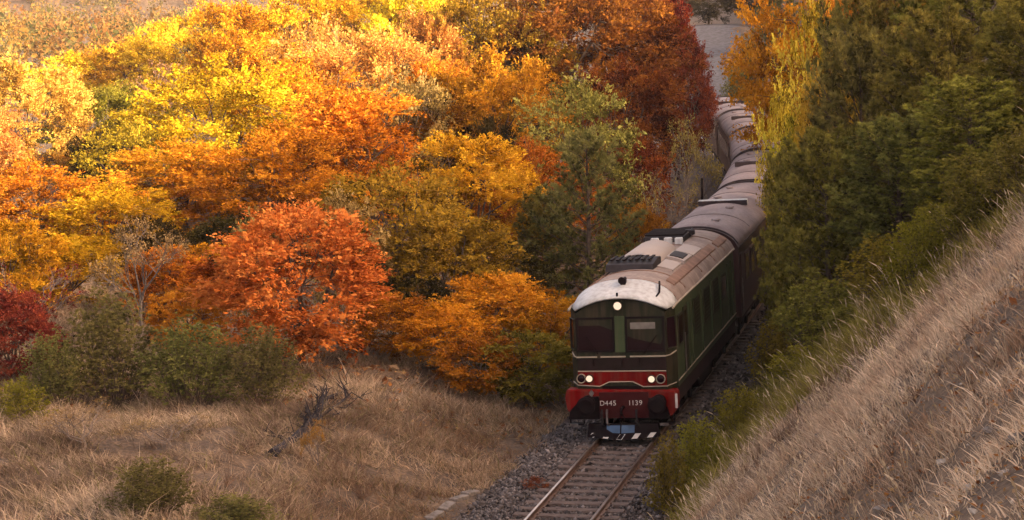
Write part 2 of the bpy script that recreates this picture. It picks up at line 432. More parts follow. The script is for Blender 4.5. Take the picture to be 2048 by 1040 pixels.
# cab front: lower face, corner facets, upper face with the brow
mb = MB()
fy = lambda z: max(0, z-2.2)*.08
ZF = 3.40
top = [(x, .085, ZF+.38*(1-abs(x/1.22)**2.2)) for x in np.linspace(-1.22, 1.22, 13)]
mb.add([(-1.22, 0, ZB), (1.22, 0, ZB), (1.22, 0, 2.2), (-1.22, 0, 2.2)], [(0, 1, 2, 3)])
V = [(-1.22, 0, 2.2), (1.22, 0, 2.2)]+top[::-1]
mb.add(V, [tuple(range(len(V)))])
for s in (1, -1):
    mb.add([(1.22*s, 0, ZB), (1.44*s, .5, ZB), (1.44*s, .5, 2.2), (1.22*s, 0, 2.2)], [(0, 1, 2, 3)])
    mb.add([(1.22*s, 0, 2.2), (1.44*s, .5, 2.2), (1.425*s, .55, ZG), (1.22*s, .085, ZF)], [(0, 1, 2, 3)])
cabf = mb.build('cab_front', M_DKGREEN, loco)
# windscreens: recessed pane inside a proud frame
def window(x0, x1, z0, z1, y, nm='windscreen', fw=.055, parent=loco, fmat=M_DARK):
    f = MB()
    for a, b, c, d in ((x0-fw, x1+fw, z1, z1+fw), (x0-fw, x1+fw, z0-fw, z0), (x0-fw, x0, z0, z1), (x1, x1+fw, z0, z1)):
        V = []
        for yy in (-.03, .02):
            V += [(a, y(c)+yy, c), (b, y(c)+yy, c), (b, y(d)+yy, d), (a, y(d)+yy, d)]
        f.add(V, [(0, 1, 2, 3), (7, 6, 5, 4), (0, 4, 5, 1), (1, 5, 6, 2), (2, 6, 7, 3), (3, 7, 4, 0)])
    fr = f.build(nm, fmat, parent)
    p = MB().add([(x0, y(z0)-.008, z0), (x1, y(z0)-.008, z0), (x1, y(z1)-.008, z1), (x0, y(z1)-.008, z1)], [(0, 1, 2, 3)]).build('pane', M_GLASS, fr)
    return fr, p
w1, _ = window(-1.15, -.22, 2.42, 3.24, fy)
w2, _ = window(.19, 1.14, 2.40, 3.24, fy)
MB().box(.27, .95, fy(3.1)-.03, fy(3.1)-.012, 2.96, 3.14).build('sun_blind', M_BLIND, w2, bevel=.02)
for wobj, xs_, xe in ((w1, -.62, -.95), (w2, .62, .98)):
    MB().tube([(xs_, fy(2.3)-.05, 2.31), (xe, fy(2.75)-.05, 2.8)], .014, 5).build('wiper', M_DARK, wobj)
# centre pillar with green paint and marker lamp above
mb = MB(); 
mb.add([(-.15, fy(2.35)-.035, 2.35), (.12, fy(2.35)-.035, 2.35), (.12, fy(3.32)-.035, 3.32), (-.15, fy(3.32)-.035, 3.32), (-.15, fy(2.35)+.02, 2.35), (.12, fy(2.35)+.02, 2.35), (.12, fy(3.32)+.02, 3.32), (-.15, fy(3.32)+.02, 3.32)],
       [(0, 1, 2, 3), (0, 4, 5, 1), (1, 5, 6, 2), (2, 6, 7, 3), (3, 7, 4, 0)])
mb.build('centre_pillar', M_GREEN, loco)
def corner_win(s):
    q = lambda a, z: (s*(1.22+.22*a)*(1 if z < 2.6 else .995), .5*a-.012-.004+.08*(z-2.2)*(1-a)*.9, z)
    f = MB(); pts = [q(.08, 2.42), q(.92, 2.42), q(.92, 3.25), q(.08, 3.25)]
    o = MB().add([(x+s*.012, y-.012, z) for x, y, z in pts], [(0, 1, 2, 3)]).build('quarter_light', M_GLASS, loco)
    MB().tube([(x+s*.02, y-.02, z) for x, y, z in pts+pts[:1]], .022, 5).build('frame', M_DKGREEN, o)
corner_win(1); corner_win(-1)
# visor: the pale sloping front of the roof
def visor_pt(a, k):                    # a -1..1 across, k 0 front .. 1 back
    zf = ZF+.05+.36*(1-abs(a)**2.2); zb = ZG+(ZT-ZG)*(1-abs(a)**2.3)**(1/1.6)
    kk = k**.75
    return (a*(1.27+.15*min(1, k*2.2)), -.03+1.1*k+.0*a+abs(a)**6*.25*(1-k), zf+(zb-zf)*kk+.02)
na, nk = 24, 8
V = [visor_pt(-1+2*i/na, j/nk) for j in range(nk+1) for i in range(na+1)]
F = [(j*(na+1)+i, j*(na+1)+i+1, (j+1)*(na+1)+i+1, (j+1)*(na+1)+i) for j in range(nk) for i in range(na)]
vo = MB().add(V, F).build('visor', M_LIGHTROOF, loco, sm=True)
sol = vo.modifiers.new('thickness', 'SOLIDIFY'); sol.thickness = .05; sol.offset = -1
# roof
yr = np.linspace(1.05, LEN-.02, 14); V = []; arc = roof_arc(1.42, ZG, ZT, 24)
for y in yr: V += [(x, y, z) for x, z in arc]
k = len(arc); F = [(j*k+i, j*k+i+1, (j+1)*k+i+1, (j+1)*k+i) for j in range(len(yr)-1) for i in range(k-1)]
roof = MB().add(V, F).build('roof', M_ROOF, loco, sm=True)
def za(x): return ZG+(ZT-ZG)*(1-min(1, abs(x/1.42))**2.3)**(1/1.6)
def patch(x0, x1, y0, y1, lift, name, mat, parent, n=6):   # plate that follows the roof curve
    xs = np.linspace(x0, x1, n+1); V = [(x, y, za(x)+lift) for y in (y0, y1) for x in xs]+[(x, y, za(x)-.02) for y in (y0, y1) for x in xs]
    m1 = n+1; F = [(i, i+1, m1+i+1, m1+i) for i in range(n)]
    F += [(i+1, i, 2*m1+i, 2*m1+i+1) for i in range(n)]+[(m1+i, m1+i+1, 3*m1+i+1, 3*m1+i) for i in range(n)]
    F += [(0, m1, 3*m1, 2*m1), (m1+n, n, 2*m1+n, 3*m1+n)]
    return MB().add(V, F).build(name, mat, parent)
# roof fittings
for y in (1.1, 2.9, 6.25, 9.0, 11.4): patch(-1.36, 1.36, y, y+.07, .022, 'roof_rib', M_RUSTWALK, roof, 20)
patch(.98, 1.2, 2.0, 10.4, .045, 'walkway', M_RUSTWALK, roof, 3)
patch(-1.2, -.98, 2.0, 10.4, .045, 'walkway', M_RUSTWALK, roof, 3)
patch(1.02, 1.22, 10.9, 13.0, .05, 'walkway', M_RUSTWALK, roof, 3)
for s in (1, -1):
    MB().tube([(1.425*s, .2, ZG-.03), (1.435*s, .7, ZG+.01), (1.435*s, LEN-.3, ZG+.01)], .03, 6).build('gutter', M_CREAMLINE, roof)
# front fan box: a low wedge with dark grille, seen as the black unit ahead of the hood
f1 = MB().prism([(3.2, 4.1), (3.35, 4.30), (4.2, 4.40), (4.7, 4.36), (4.7, 4.1)], 'x', -.95, .42).build('exhaust_box', M_GRILLE, roof, bevel=.03)
for i in range(7): MB().box(-.88+i*.18, -.80+i*.18, 3.6, 4.6, 4.375, 4.415).build('slat', M_DARK, f1)
hood = []
for y, sc in ((4.85, .86), (5.05, 1.0), (8.0, 1.0), (8.25, .86)):
    hood.append([(-.28+.68*sc*math.cos(a), y, 4.02+.44*sc*math.sin(a)) for a in np.linspace(0, math.pi, 15)])
V = sum(hood, []); F = [(j*15+i, j*15+i+1, (j+1)*15+i+1, (j+1)*15+i) for j in range(3) for i in range(14)]+[tuple(range(15)), tuple(range(45, 60))]
MB().add(V, F).build('roof_hood', M_CREAM, roof, sm=True)
patch(.44, .96, 5.55, 7.0, .10, 'hatch', M_CREAM, roof, 4)
hg = patch(.5, .88, 5.75, 6.75, .13, 'hatch_grille', M_GRILLE, roof, 4)
patch(.42, .96, 7.3, 9.0, .06, 'roof_panel', M_CREAM, roof, 4)
patch(.45, .9, 3.75, 5.3, .05, 'roof_panel', M_CREAM, roof, 4)
f2 = MB().prism([(9.8, 4.1), (9.9, 4.33), (12.0, 4.38), (12.1, 4.1)], 'x', -.98, .3).build('radiator_box', M_GRILLE, roof, bevel=.03)
for i in range(9): MB().box(-.94, .26, 10.0+i*.21, 10.08+i*.21, 4.35, 4.40).build('slat', M_DARK, f2)
MB().lathe((.28, 11.2, 4.25), 'z', [(0, .18), (.12, .18), (.16, .12)], 14).build('roof_fan', M_GRILLE, roof)
for x, y in ((-.5, 9.2), (-.1, 9.3), (.25, 9.2)): MB().box(x-.12, x+.12, y-.1, y+.1, 4.15, 4.38).build('vent_cap', M_LIGHTROOF, roof, bevel=.03)
# horns, lamp bracket and cable on the visor
MB().lathe((.02, .85, 4.22), 'y', [(-.38, .1), (-.34, .085), (-.1, .045), (.15, .04)], 12).build('horn', M_DARK, vo)
MB().box(-.05, .09, .65, .85, 4.0, 4.25).build('horn_bracket', M_DARK, vo)
MB().tube([(-.04, .05, 3.78), (-.04, .03, 3.95)], .03, 6).build('lamp_stalk', M_DARK, vo)
MB().tube([(.96, 1.0, 4.1), (1.0, .75, 4.03), (1.03, .5, 3.88), (.95, .3, 3.76)], .028, 6).build('cable', M_DARK, vo)
# headlamps
def lamp(x, y, z, r, lit, nm):
    ring = MB().lathe((x, y, z), 'y', [(.05, r*1.25), (-.07, r*1.3), (-.08, r*1.22), (-.05, r*.98)], 20)
    h = ring.build(nm, M_DKGREEN if lit else M_CREAMLINE, loco, sm=False)
    MB().lathe((x, y, z), 'y', [(-.055, r), (-.075, r*.85), (-.088, r*.5), (-.092, r*.1)], 20).build('lens', M_LAMP if lit else M_GLASS, h, sm=True)
    return h
lamp(-.04, .07, 3.60, .105, True, 'headlamp')
lamp(-.89, -.02, 1.655, .086, True, 'headlamp')
lamp(.80, -.02, 1.62, .086, True, 'headlamp')
lamp(-1.11, -.02, 1.66, .10, False, 'tail_lamp')
lamp(1.05, -.02, 1.62, .10, False, 'tail_lamp')
# red band with lining, trapezoid lower edge
low = [(-1.2, 1.47), (-.62, 1.43), (-.36, 1.55), (.28, 1.55), (.56, 1.41), (1.2, 1.42)]
band = MB().prism(low+[(1.2, 1.82), (-1.2, 1.84)], 'y', -.012, .004).build('red_band', M_RED, loco)
mb = MB()
mb.tube([(-1.2, -.016, 1.85), (1.2, -.016, 1.83)], .017, 5); mb.build('lining', M_CREAMLINE, band)
MB().tube([(-1.4, .38, 1.50), (-1.21, -.016, 1.475)]+[(x, -.016, z) for x, z in low[1:5]]+[(1.21, -.016, 1.42), (1.4, .38, 1.45)], .017, 5).build('lining', M_CREAMLINE, band)
for a, b in ((-1.21, -.66), (-.56, .12), (.24, 1.2)): MB().box(a, b, -.03, .01, 2.215, 2.25).build('waist_rail', M_CREAMLINE, loco)
for s in (1, -1): MB().tube([(1.2*s, -.015, 2.23), (1.3*s, .12, 2.24), (1.42*s, .46, 2.3)], .02, 5).build('waist_rail', M_CREAMLINE, loco)
mb = MB().prism([(-1.2, 1.87), (1.2, 1.86), (1.2, 2.19), (-1.2, 2.19)], 'y', -.008, .003).build('nose_panel', paint('dark_maroon_paint', (.012, .007, .005), .5, (.022, .01, .01), 3, bump=0), loco)
for x in (-.75, .02, .5): MB().tube([(x, -.05, 2.0), (x, -.05, 2.18)], .014, 5).build('handrail', M_DARK, loco)
# recess under the band
MB().box(-.55, .5, -.02, .3, 1.24, 1.44).build('coupler_recess', M_DARK, loco)
# buffer beam
beam = MB().prism([(-1.5, 1.38), (-1.56, 1.2), (-1.52, .82), (-1.3, .62), (1.3, .62), (1.47, .8), (1.5, 1.24), (1.44, 1.32)], 'y', -.18, .25).build('buffer_beam', M_RED, loco, bevel=.03)
MB().prism([(-.62, .6), (.72, .6), (.72, 1.3), (-.62, 1.3)], 'y', -.2, -.182).build('number_panel', paint('dark_red_plate', (.035, .003, .003), .6, (.045, .006, .006), 4, bump=0), beam)
for s, xx in ((-1, -.92), (1, 1.0)):
    b = MB().lathe((xx, -.18, 1.03), 'y', [(0, .2), (-.1, .2), (-.12, .15), (-.25, .15), (-.27, .11), (-.42, .11)], 18).build('buffer', M_DARK, loco)
    MB().lathe((xx, -.56, 1.0), 'y', [(.03, .2), (0, .25), (-.04, .25), (-.065, .18)], 22).build('buffer_head', M_DARK, b)
MB().prism([(-1.48, .58), (-1.42, .82), (-1.08, 1.16), (-.622, 1.2), (-.622, .58)], 'y', -.24, -.181).build('buffer_plate', M_DARK, beam)
MB().prism([(.722, .58), (.722, 1.14), (1.05, 1.08), (1.22, .88), (1.3, .58)], 'y', -.24, -.181).build('buffer_plate', M_DARK, beam)
def text(body_, x, z, size, nm):
    cu = bpy.data.curves.new(nm, 'FONT'); cu.body = body_; cu.size = size; cu.align_x = 'CENTER'; cu.extrude = .004; cu.offset = 0
    tmp = bpy.data.objects.new(nm, cu); me = bpy.data.meshes.new_from_object(tmp); bpy.data.objects.remove(tmp); bpy.data.curves.remove(cu)
    me.materials.clear(); me.materials.append(M_WHITE)
    o = link(nm, me, beam); o.location = (x, -.207, z); o.rotation_euler = (math.pi/2, 0, 0); return o
for wd, x0 in (('D445', -.61), ('1139', .16)):
    for ch_ in wd:
        adv = {'D': .135, '1': .09}.get(ch_, .108)
        text(ch_, x0+adv/2, .945, .19, 'painted_letter' if ch_ == 'D' else 'painted_digit'); x0 += adv
# lamp irons, hoses, coupling, steps
MB().prism([(0, .1), (.07, 0), (0, -.13), (-.07, 0)], 'y', -.02, .02).build('lamp_iron', M_STEEL, loco).location = (-.82, -.22, 1.29)
MB().box(1.44, 1.5, -.22, -.18, .86, 1.24).build('handrail', M_WHITE, loco)
hook = MB().tube([(.03, -.2, .9), (.03, -.5, .9), (.03, -.58, .82), (.03, -.52, .76)], .045, 7).build('coupling_hook', M_DARK, loco)
MB().tube([(.03, -.52, .78), (-.04, -.5, .64), (.03, -.48, .5), (.1, -.5, .64), (.03, -.52, .78)], .022, 6).build('coupling_link', M_DARK, hook)
for x, c in ((-.42, M_STEEL), (-.56, M_RUBBER), (.38, M_RUBBER)):
    MB().tube([(x, -.2, .82), (x+.02, -.36, .76), (x+.03, -.4, .5), (x+.1, -.3, .36)], .03, 7).build('brake_hose', c, loco)
for xx in (-1.28, 1.18):
    st = MB().box(xx-.2, xx+.2, -.25, .05, .42, .45).box(xx-.2, xx-.17, -.05, 0, .42, .9).box(xx+.17, xx+.2, -.05, 0, .42, .9).build('step', M_DARK, loco)
    MB().box(xx-.16, xx+.06, -.3, -.251, .40, .47).build('tread', M_STEEL, st)
# snow plough
pl = MB().add([(-.95, -.2, .44), (0, -.42, .48), (.95, -.2, .44), (-.98, -.3, .1), (0, -.6, .08), (.98, -.3, .1),
               (-.95, -.05, .44), (.95, -.05, .44), (-.98, -.05, .1), (.98, -.05, .1)],
              [(0, 3, 4, 1), (1, 4, 5, 2), (0, 1, 2, 7, 6), (3, 8, 9, 5, 4), (0, 6, 8, 3), (2, 5, 9, 7), (6, 7, 9, 8)]).build('snow_plough', M_DARK, loco)
def on_plough(x, k):                   # k 0 top .. 1 bottom
    a = abs(x)/.95; y = (-.42+.22*a)*(1-k)+(-.6+.3*a)*k; z = (.48-.04*a)*(1-k)+(.08+.02*a)*k
    return (x, y-.008, z)
for x0, x1 in ((-.42, -.04), (.0, .34)):
    MB().add([on_plough(x0, .08), on_plough(x0+.0, .58), on_plough(x1, .58), on_plough(x1, .08)], [(0, 1, 2, 3)]).build('plate', M_SKYBLUE, pl)
for x in (-.94, -.54, -.14, .26, .66):
    MB().add([on_plough(x, .98), on_plough(x+.15, .98), on_plough(x+.25, .64), on_plough(x+.10, .64)], [(0, 1, 2, 3)]).build('warning_stripe', M_WHITE, pl)
# sides: cream line at the sill, pillars, cab window, door, engine-room windows, louvres
for s in (1, -1):
    X = 1.445*s
    MB().box(*sorted((X-.005*s, X+.014*s)), .52, LEN-.5, 1.46, 1.485).build('sill_line', M_CREAMLINE, loco)
    for y0, w in ((2.55, .08), (3.25, .08), (5.2, .06), (7.2, .06), (9.2, .06), (11.0, .08), (11.9, .08)):
        MB().box(*sorted((X-.03*s, X+.03*s)), y0, y0+w, 1.52, 3.3).build('pillar', M_GREEN, loco)
    cw = MB().box(*sorted((X-.02*s, X+.02*s)), .75, 1.55, 2.35, 3.2).build('cab_window', M_DKGREEN, loco)
    MB().box(*sorted((X+.02*s, X+.028*s)), .82, 1.48, 2.42, 3.13).build('pane', M_GLASS, cw)
    dr = MB().box(*sorted((X-.01*s, X+.015*s)), 1.75, 2.45, 1.5, 3.28).build('cab_door', M_DKGREEN, loco)
    MB().box(*sorted((X+.015*s, X+.022*s)), 1.85, 2.35, 2.45, 3.15).build('pane', M_GLASS, dr)
    MB().tube([(X+.05*s, 1.68, 1.4), (X+.05*s, 1.68, 2.6)], .016, 5).build('handrail', M_STEEL, loco)
    for y0 in (3.7, 5.7, 7.7):
        lv = MB().box(*sorted((X-.01*s, X+.012*s)), y0, y0+1.1, 2.2, 3.2).build('louvre_panel', M_DKGREEN, loco)
        for i in range(8): MB().add([(X+.012*s, y0+.05, 2.25+i*.115), (X+.012*s, y0+1.05, 2.25+i*.115), (X+.04*s, y0+1.05, 2.29+i*.115), (X+.04*s, y0+.05, 2.29+i*.115)], [(0, 1, 2, 3)]).build('slat', M_GREEN, lv)
    ew = MB().box(*sorted((X-.01*s, X+.02*s)), 9.55, 10.5, 2.35, 3.1).build('side_window', M_DKGREEN, loco)
    MB().box(*sorted((X+.02*s, X+.027*s)), 9.62, 10.43, 2.42, 3.03).build('pane', M_GLASS, ew)
# underframe and bogies
M_UNDER = paint('underframe_shadow_maroon', (.03, .014, .014), .65, (.015, .008, .008), 2, bump=.01)  # maroon of the shadow down here is put into the colour
MB().prism([(-1.38, ZB-.003), (-1.4, .86), (1.4, .86), (1.38, ZB-.003)], 'y', .45, LEN-.45).build('underframe', M_UNDER, loco)
MB().box(-1.25, 1.25, 5.6, 8.2, .35, .857).build('fuel_tank', M_DARK, loco, bevel=.05)
whl = MB().lathe((0, 0, 0), 'x', [(-.067, .5), (-.06, .49), (.04, .49), (.05, .53), (.067, .53)], 24).mesh('wheel', M_DARK)
axm = MB().lathe((0, 0, 0), 'x', [(-.72, .08), (.72, .08)], 10).mesh('axle', M_DARK)
bgm = MB()
for s in (1, -1):
    bgm.prism([(-1.9, .62), (-1.5, .78), (-.6, .62), (-.4, .42), (.4, .42), (.6, .62), (1.5, .78), (1.9, .62), (1.9, .42), (1.3, .36), (.5, .3), (-.5, .3), (-1.3, .36), (-1.9, .42)], 'x', *sorted((s*1.0, s*1.12)))
    for y in (-1.25, 1.25): bgm.box(*sorted((s*1.12, s*1.2)), y-.16, y+.16, .33, .62)
bgm.box(-1.0, 1.0, -.3, .3, .4, .7)
bgm = bgm.mesh('bogie', M_DARK)
def bogie(parent, y):
    b = link('bogie', bgm, parent); b.location = (0, y, .02)
    for dy in (-1.25, 1.25):
        for s in (1, -1):
            w = link('wheel', whl, b); w.location = (.752*s, dy, .48); w.rotation_euler = (0, 0, 0 if s < 0 else math.pi)
        a = link('axle', axm, b); a.location = (0, dy, .48)
bogie(loco, 2.9); bogie(loco, LEN-2.9)

# ------------------------------------------------------------------ passenger coaches behind the locomotive
M_BROWN = paint('coach_brown', (.055, .024, .025), .42, (.06, .03, .03), 1.5, bump=.004, grime=.4)
M_CROOF = paint('coach_roof_grey', (.29, .228, .22), .65, (.18, .135, .135), 1.1, bump=.01, stretch=(1, .5, 1), grime=.45)
M_RIBDARK = paint('roof_joint_dark', (.05, .035, .036), .7, (.03, .02, .02), 5, bump=0)
CHW, CG, CT, CB, CL = 1.45, 3.46, 4.12, 1.12, 16.6
def build_coach():
    c = empty('passenger_coach')
    mb = MB()
    for s in (1, -1):
        mb.add([(CHW*s, 0, CB), (CHW*s, CL, CB), (CHW*s, CL, 2.4), (CHW*.98*s, CL, CG), (CHW*.98*s, 0, CG), (CHW*s, 0, 2.4)], [(0, 1, 2, 3, 4, 5)])
    arc = roof_arc(CHW*.98, CG, CT, 20)
    for y in (0, CL): mb.add([(-CHW, y, CB)]+[(x, y, z) for x, z in arc]+[(CHW, y, CB)], [tuple(range(len(arc)+2))])
    mb.add([(-CHW, 0, CB), (CHW, 0, CB), (CHW, CL, CB), (-CHW, CL, CB)], [(0, 1, 2, 3)])
    bd = mb.build('body', M_BROWN, c)
    arc = roof_arc(CHW+.02, CG, CT+.03, 24); V = []; yv = np.linspace(-.12, CL+.12, 12)
    for y in yv: V += [(x, y, z) for x, z in arc]
    k = len(arc)
    rf = MB().add(V, [(j*k+i, j*k+i+1, (j+1)*k+i+1, (j+1)*k+i) for j in range(len(yv)-1) for i in range(k-1)]).build('roof', M_CROOF, c, sm=True)
    sol = rf.modifiers.new('thickness', 'SOLIDIFY'); sol.thickness = .04; sol.offset = -1
    def zc(x): return CG+(CT+.03-CG)*(1-min(1, abs(x/(CHW+.02)))**2.3)**(1/1.6)
    def strip(y0, y1, lift, nm, mat, xe=1.36):
        xs = np.linspace(-xe, xe, 19); V = []
        for y in (y0, y1): V += [(x, y, zc(x)+lift) for x in xs]
        for y in (y0, y1): V += [(x, y, zc(x)-.01) for x in xs]
        m1 = len(xs); F = []
        for i in range(m1-1): F += [(i, i+1, m1+i+1, m1+i), (i+1, i, 2*m1+i, 2*m1+i+1), (m1+i, m1+i+1, 3*m1+i+1, 3*m1+i)]
        F += [(0, m1, 3*m1, 2*m1), (m1*2-1, m1-1, 3*m1-1, 4*m1-1)]
        return MB().add(V, F).build(nm, mat, rf)
    strip(-.13, -.05, .05, 'end_rim', M_RIBDARK, 1.44); strip(CL+.05, CL+.13, .05, 'end_rim', M_RIBDARK, 1.44)
    for y in (4.2, 12.4): strip(y, y+.05, .015, 'roof_seam', M_RIBDARK)
    rid = MB().box(-.9, .9, CL*.5-.16, CL*.5+.16, 4.06, 4.27).build('roof_ventilator', M_LIGHTROOF, rf, bevel=.03)
    MB().box(-.9, .9, CL*.5-.2, CL*.5-.165, 4.06, 4.24).build('slot', M_RIBDARK, rid)
    for y in (2.2, 6.4, 10.4, 14.4):
        MB().lathe((random.choice((-.45, .45)), y, 4.02), 'z', [(0, .11), (.12, .11), (.13, .17), (.18, .15)], 10).build('vent_cap', M_CROOF, rf)
    for s in (1, -1):
        X = CHW*s
        for i in range(8):
            y0 = 1.55+i*1.75
            w = MB().box(*sorted((X*.985-.02*s, X+.02*s)), y0, y0+1.15, 2.1, 3.08).build('window', M_BROWN, bd, bevel=.03)
            MB().box(*sorted((X+.02*s, X+.027*s)), y0+.07, y0+1.08, 2.17, 3.01).build('pane', M_GLASS, w)
        MB().tube([(X*.985+.02*s, 0, CG), (X*.985+.02*s, CL, CG)], .03, 5).build('gutter', M_RIBDARK, rf)
        for y0 in (.25, CL-1.0):
            d = MB().box(*sorted((X*.985-.01*s, X+.018*s)), y0, y0+.75, 1.18, 3.2).build('door', M_BROWN, bd, bevel=.02)
            MB().tube([(X+.06*s, y0-.08, 1.3), (X+.06*s, y0-.08, 2.4)], .018, 5).build('handle', M_STEEL, d)
    for y0, y1 in ((-.52, -.02), (CL+.02, CL+.5)):
        MB().box(-.62, .62, y0, y1, 1.15, 3.3).build('gangway_bellows', M_RUBBER, c, bevel=.05)
    for y, s in ((0, -1), (CL, 1)):
        for x in (-.88, .88):
            MB().lathe((x, y, 1.03), 'y', [(0, .12), (.3*s, .11), (.31*s, .23), (.35*s, .22)], 14).build('buffer', M_DARK, c)
    MB().box(-1.3, 1.3, .1, CL-.1, .8, CB-.003).build('underframe', M_UNDER, c)
    MB().box(-1.2, 1.2, 6.6, 9.6, .4, .797).build('battery_box', M_DARK, c, bevel=.04)
    bogie(c, 2.6); bogie(c, CL-2.6)
    return c
coach = build_coach()
PITCH_C = 17.75
def along_track(s0, y0):               # y on the track line s0 metres past y0
    ysn = np.arange(y0, y0+s0+5, .25); xs = tx(ysn); d = np.concatenate([[0], np.cumsum(np.hypot(np.diff(xs), .25))])
    return float(np.interp(s0, d, ysn))
CLAB = ['brown passenger coach coupled directly behind the green locomotive, its grey roof in full view',
        'second brown coach behind the locomotive, where the train starts to bend',
        'third brown coach behind the locomotive, half hidden by the yellow tree',
        'fourth brown coach behind the locomotive, on the far bend by the red trees',
        'last and smallest looking coach of the train, at the foot of the gravel road']
for i, lb in enumerate(CLAB):
    o = coach if i == 0 else copy_tree(coach)
    ya = along_track(14.15+PITCH_C*i, 56.8); yb = along_track(14.15+PITCH_C*i+CL, 56.8)
    xa, xb = float(tx(ya)), float(tx(yb))
    o.location = (xa, ya, 0); o.rotation_euler = (0, -.03, -math.atan2(xb-xa, yb-ya))
    tag(o, lb, 'coach', 'coaches of the train')
    if i:                                 # only the front coach has a pale ventilator
        for rf_ in [k for k in o.children if k.name.startswith('roof')]:
            for v_ in [k for k in rf_.children if k.name.startswith('roof_ventilator')]:
                v_.material_slots[0].link = 'OBJECT'; v_.material_slots[0].material = M_RIBDARK

# ------------------------------------------------------------------ tree prototypes: (trunk mesh, crown mesh), nominal height 8 m, width 6.4 m
def unit(v): return v/(np.linalg.norm(v, axis=-1, keepdims=True)+1e-9)
def leaves(P, D, size, wid, r, droop=0.0, flat=.5):
    """one diamond leaf per point P, long axis roughly along D"""
    n = len(P)
    a = unit(D+r.normal(0, .55, (n, 3))+np.array([0, 0, -droop]))
    nn = r.normal(0, 1, (n, 3))*(1-flat)+np.array([0, 0, 1.])*flat+unit(D)*.25
    b = unit(np.cross(nn, a)); s = size*np.exp(r.normal(0, .33, (n, 1)))
    c = unit(np.cross(a, b))
    V = np.stack([P-a*s*.5, P+b*s*wid*.5+c*s*.06, P+a*s*.5, P-b*s*wid*.5+c*s*.06], 1)
    return V.reshape(-1, 3), np.arange(4*n).reshape(n, 4)
def limb(mb, a, b, r0, r1, r, sag=.0, n=4, seg=5):
    a = np.array(a, float); b = np.array(b, float); L = np.linalg.norm(b-a)
    w = r.normal(0, .06*L, (2, 3)); w[:, 2] += sag*L
    pts = [a, a*.66+b*.34+w[0], a*.33+b*.67+w[1], b]
    mb.tube(pts, list(np.linspace(r0, r1, 4)), n, cap=False); return pts
def broadleaf(seed, shape='round', nclump=150, nleaf=260, leaf=.105, H=8.0, R=3.2, gap=0.0, twigs=True, updir=.5):
    r = np.random.default_rng(seed); mb = MB()
    base = .05*H if shape in ('round', 'cone') else .13*H
    if shape == 'bush': base = .02*H
    cz = (H+base)/2; rz = (H-base)/2
    fork = np.array([r.normal(0, .15), r.normal(0, .15), base+.22*H])
    mb.tube([(0, 0, -.5), (.04, .02, base*.6), fork], [.17, .14, .11], 7)
    ph = r.uniform(0, 6.28, 6)
    PP = []; DD = []; VV = []
    limbs = []
    for i in range(9):
        a = i*2.4+r.uniform(-.4, .4); e = r.uniform(.25, 1.25)
        tip = fork*.3+np.array([math.cos(a)*math.cos(e)*R*.7, math.sin(a)*math.cos(e)*R*.7, cz*.75+math.sin(e)*rz*.75])
        limbs.append(limb(mb, fork*r.uniform(.6, 1), tip, .075, .02, r)[1:])
    ends = np.array(sum(limbs, []))
    lob = unit(r.normal(0, 1, (9, 3))); lob[:, 2] = np.abs(lob[:, 2])*.9-.1
    for c in range(nclump):
        d = unit(r.normal(0, 1, 3)); d[2] = d[2]*.9+.12; d = unit(d)
        k = r.uniform(.45, 1)**.45
        bump = .74+.40*np.max(np.clip(lob@d, 0, 1)**5)+r.normal(0, .10)
        hz = d[2]
        wr = 1.0 if shape != 'cone' else (1.25-.55*(hz+1)/1.2)
        p = np.array([d[0]*R*wr*k*bump, d[1]*R*wr*k*bump, cz+d[2]*rz*k*min(bump, 1.05)])
        if r.random() < gap: continue
        q = ends[np.argmin(np.linalg.norm(ends-p, axis=1))]
        out = unit(np.array([d[0], d[1], d[2]*.8+updir])+r.normal(0, .25, 3))
        L = r.uniform(.75, 1.55)*R/3.2; n = int(nleaf*r.uniform(.6, 1.3))
        if twigs: limb(mb, q, p+out*L*.5, .022, .006, r, .03, 3)
        # the clump is a handful of leafy sprays fanning out from the twig
        ns = 11
        fans = unit(out+r.normal(0, .75, (ns, 3))*np.array([1, 1, .55]))
        f = r.integers(0, ns, n); u = r.random(n)**.7
        pts = p+fans[f]*(u*L)[:, None]+r.normal(0, .05, (n, 3))*R/3.2*(0.6+u[:, None]); pts[:, 2] -= .12*u*u*L
        PP.append(pts); DD.append(fans[f]); VV.append(np.clip(.5+r.normal(0, .3)+r.normal(0, .17, n)+.12*(fans[f][:, 2]), 0, 1))
    P = np.concatenate(PP); D = np.concatenate(DD); v = np.concatenate(VV)
    V, F = leaves(P, D, leaf, .55, r, .15, .45)
    return mb.mesh('trunk', M_BARK), mesh_np('crown', V, [F], {'var': v})
def needles(P, D, length, width, per, r, cone=.8):
    n = len(P); P = np.repeat(P, per, 0); D = np.repeat(D, per, 0)
    d = unit(D+r.normal(0, cone, (n*per, 3))*.6); s = length*r.uniform(.7, 1.2, (n*per, 1))
    b = unit(np.cross(d, r.normal(0, 1, (n*per, 3))))*width
    V = np.stack([P-b, P+b, P+d*s], 1).reshape(-1, 3)
    return V, np.arange(3*n*per).reshape(-1, 3)
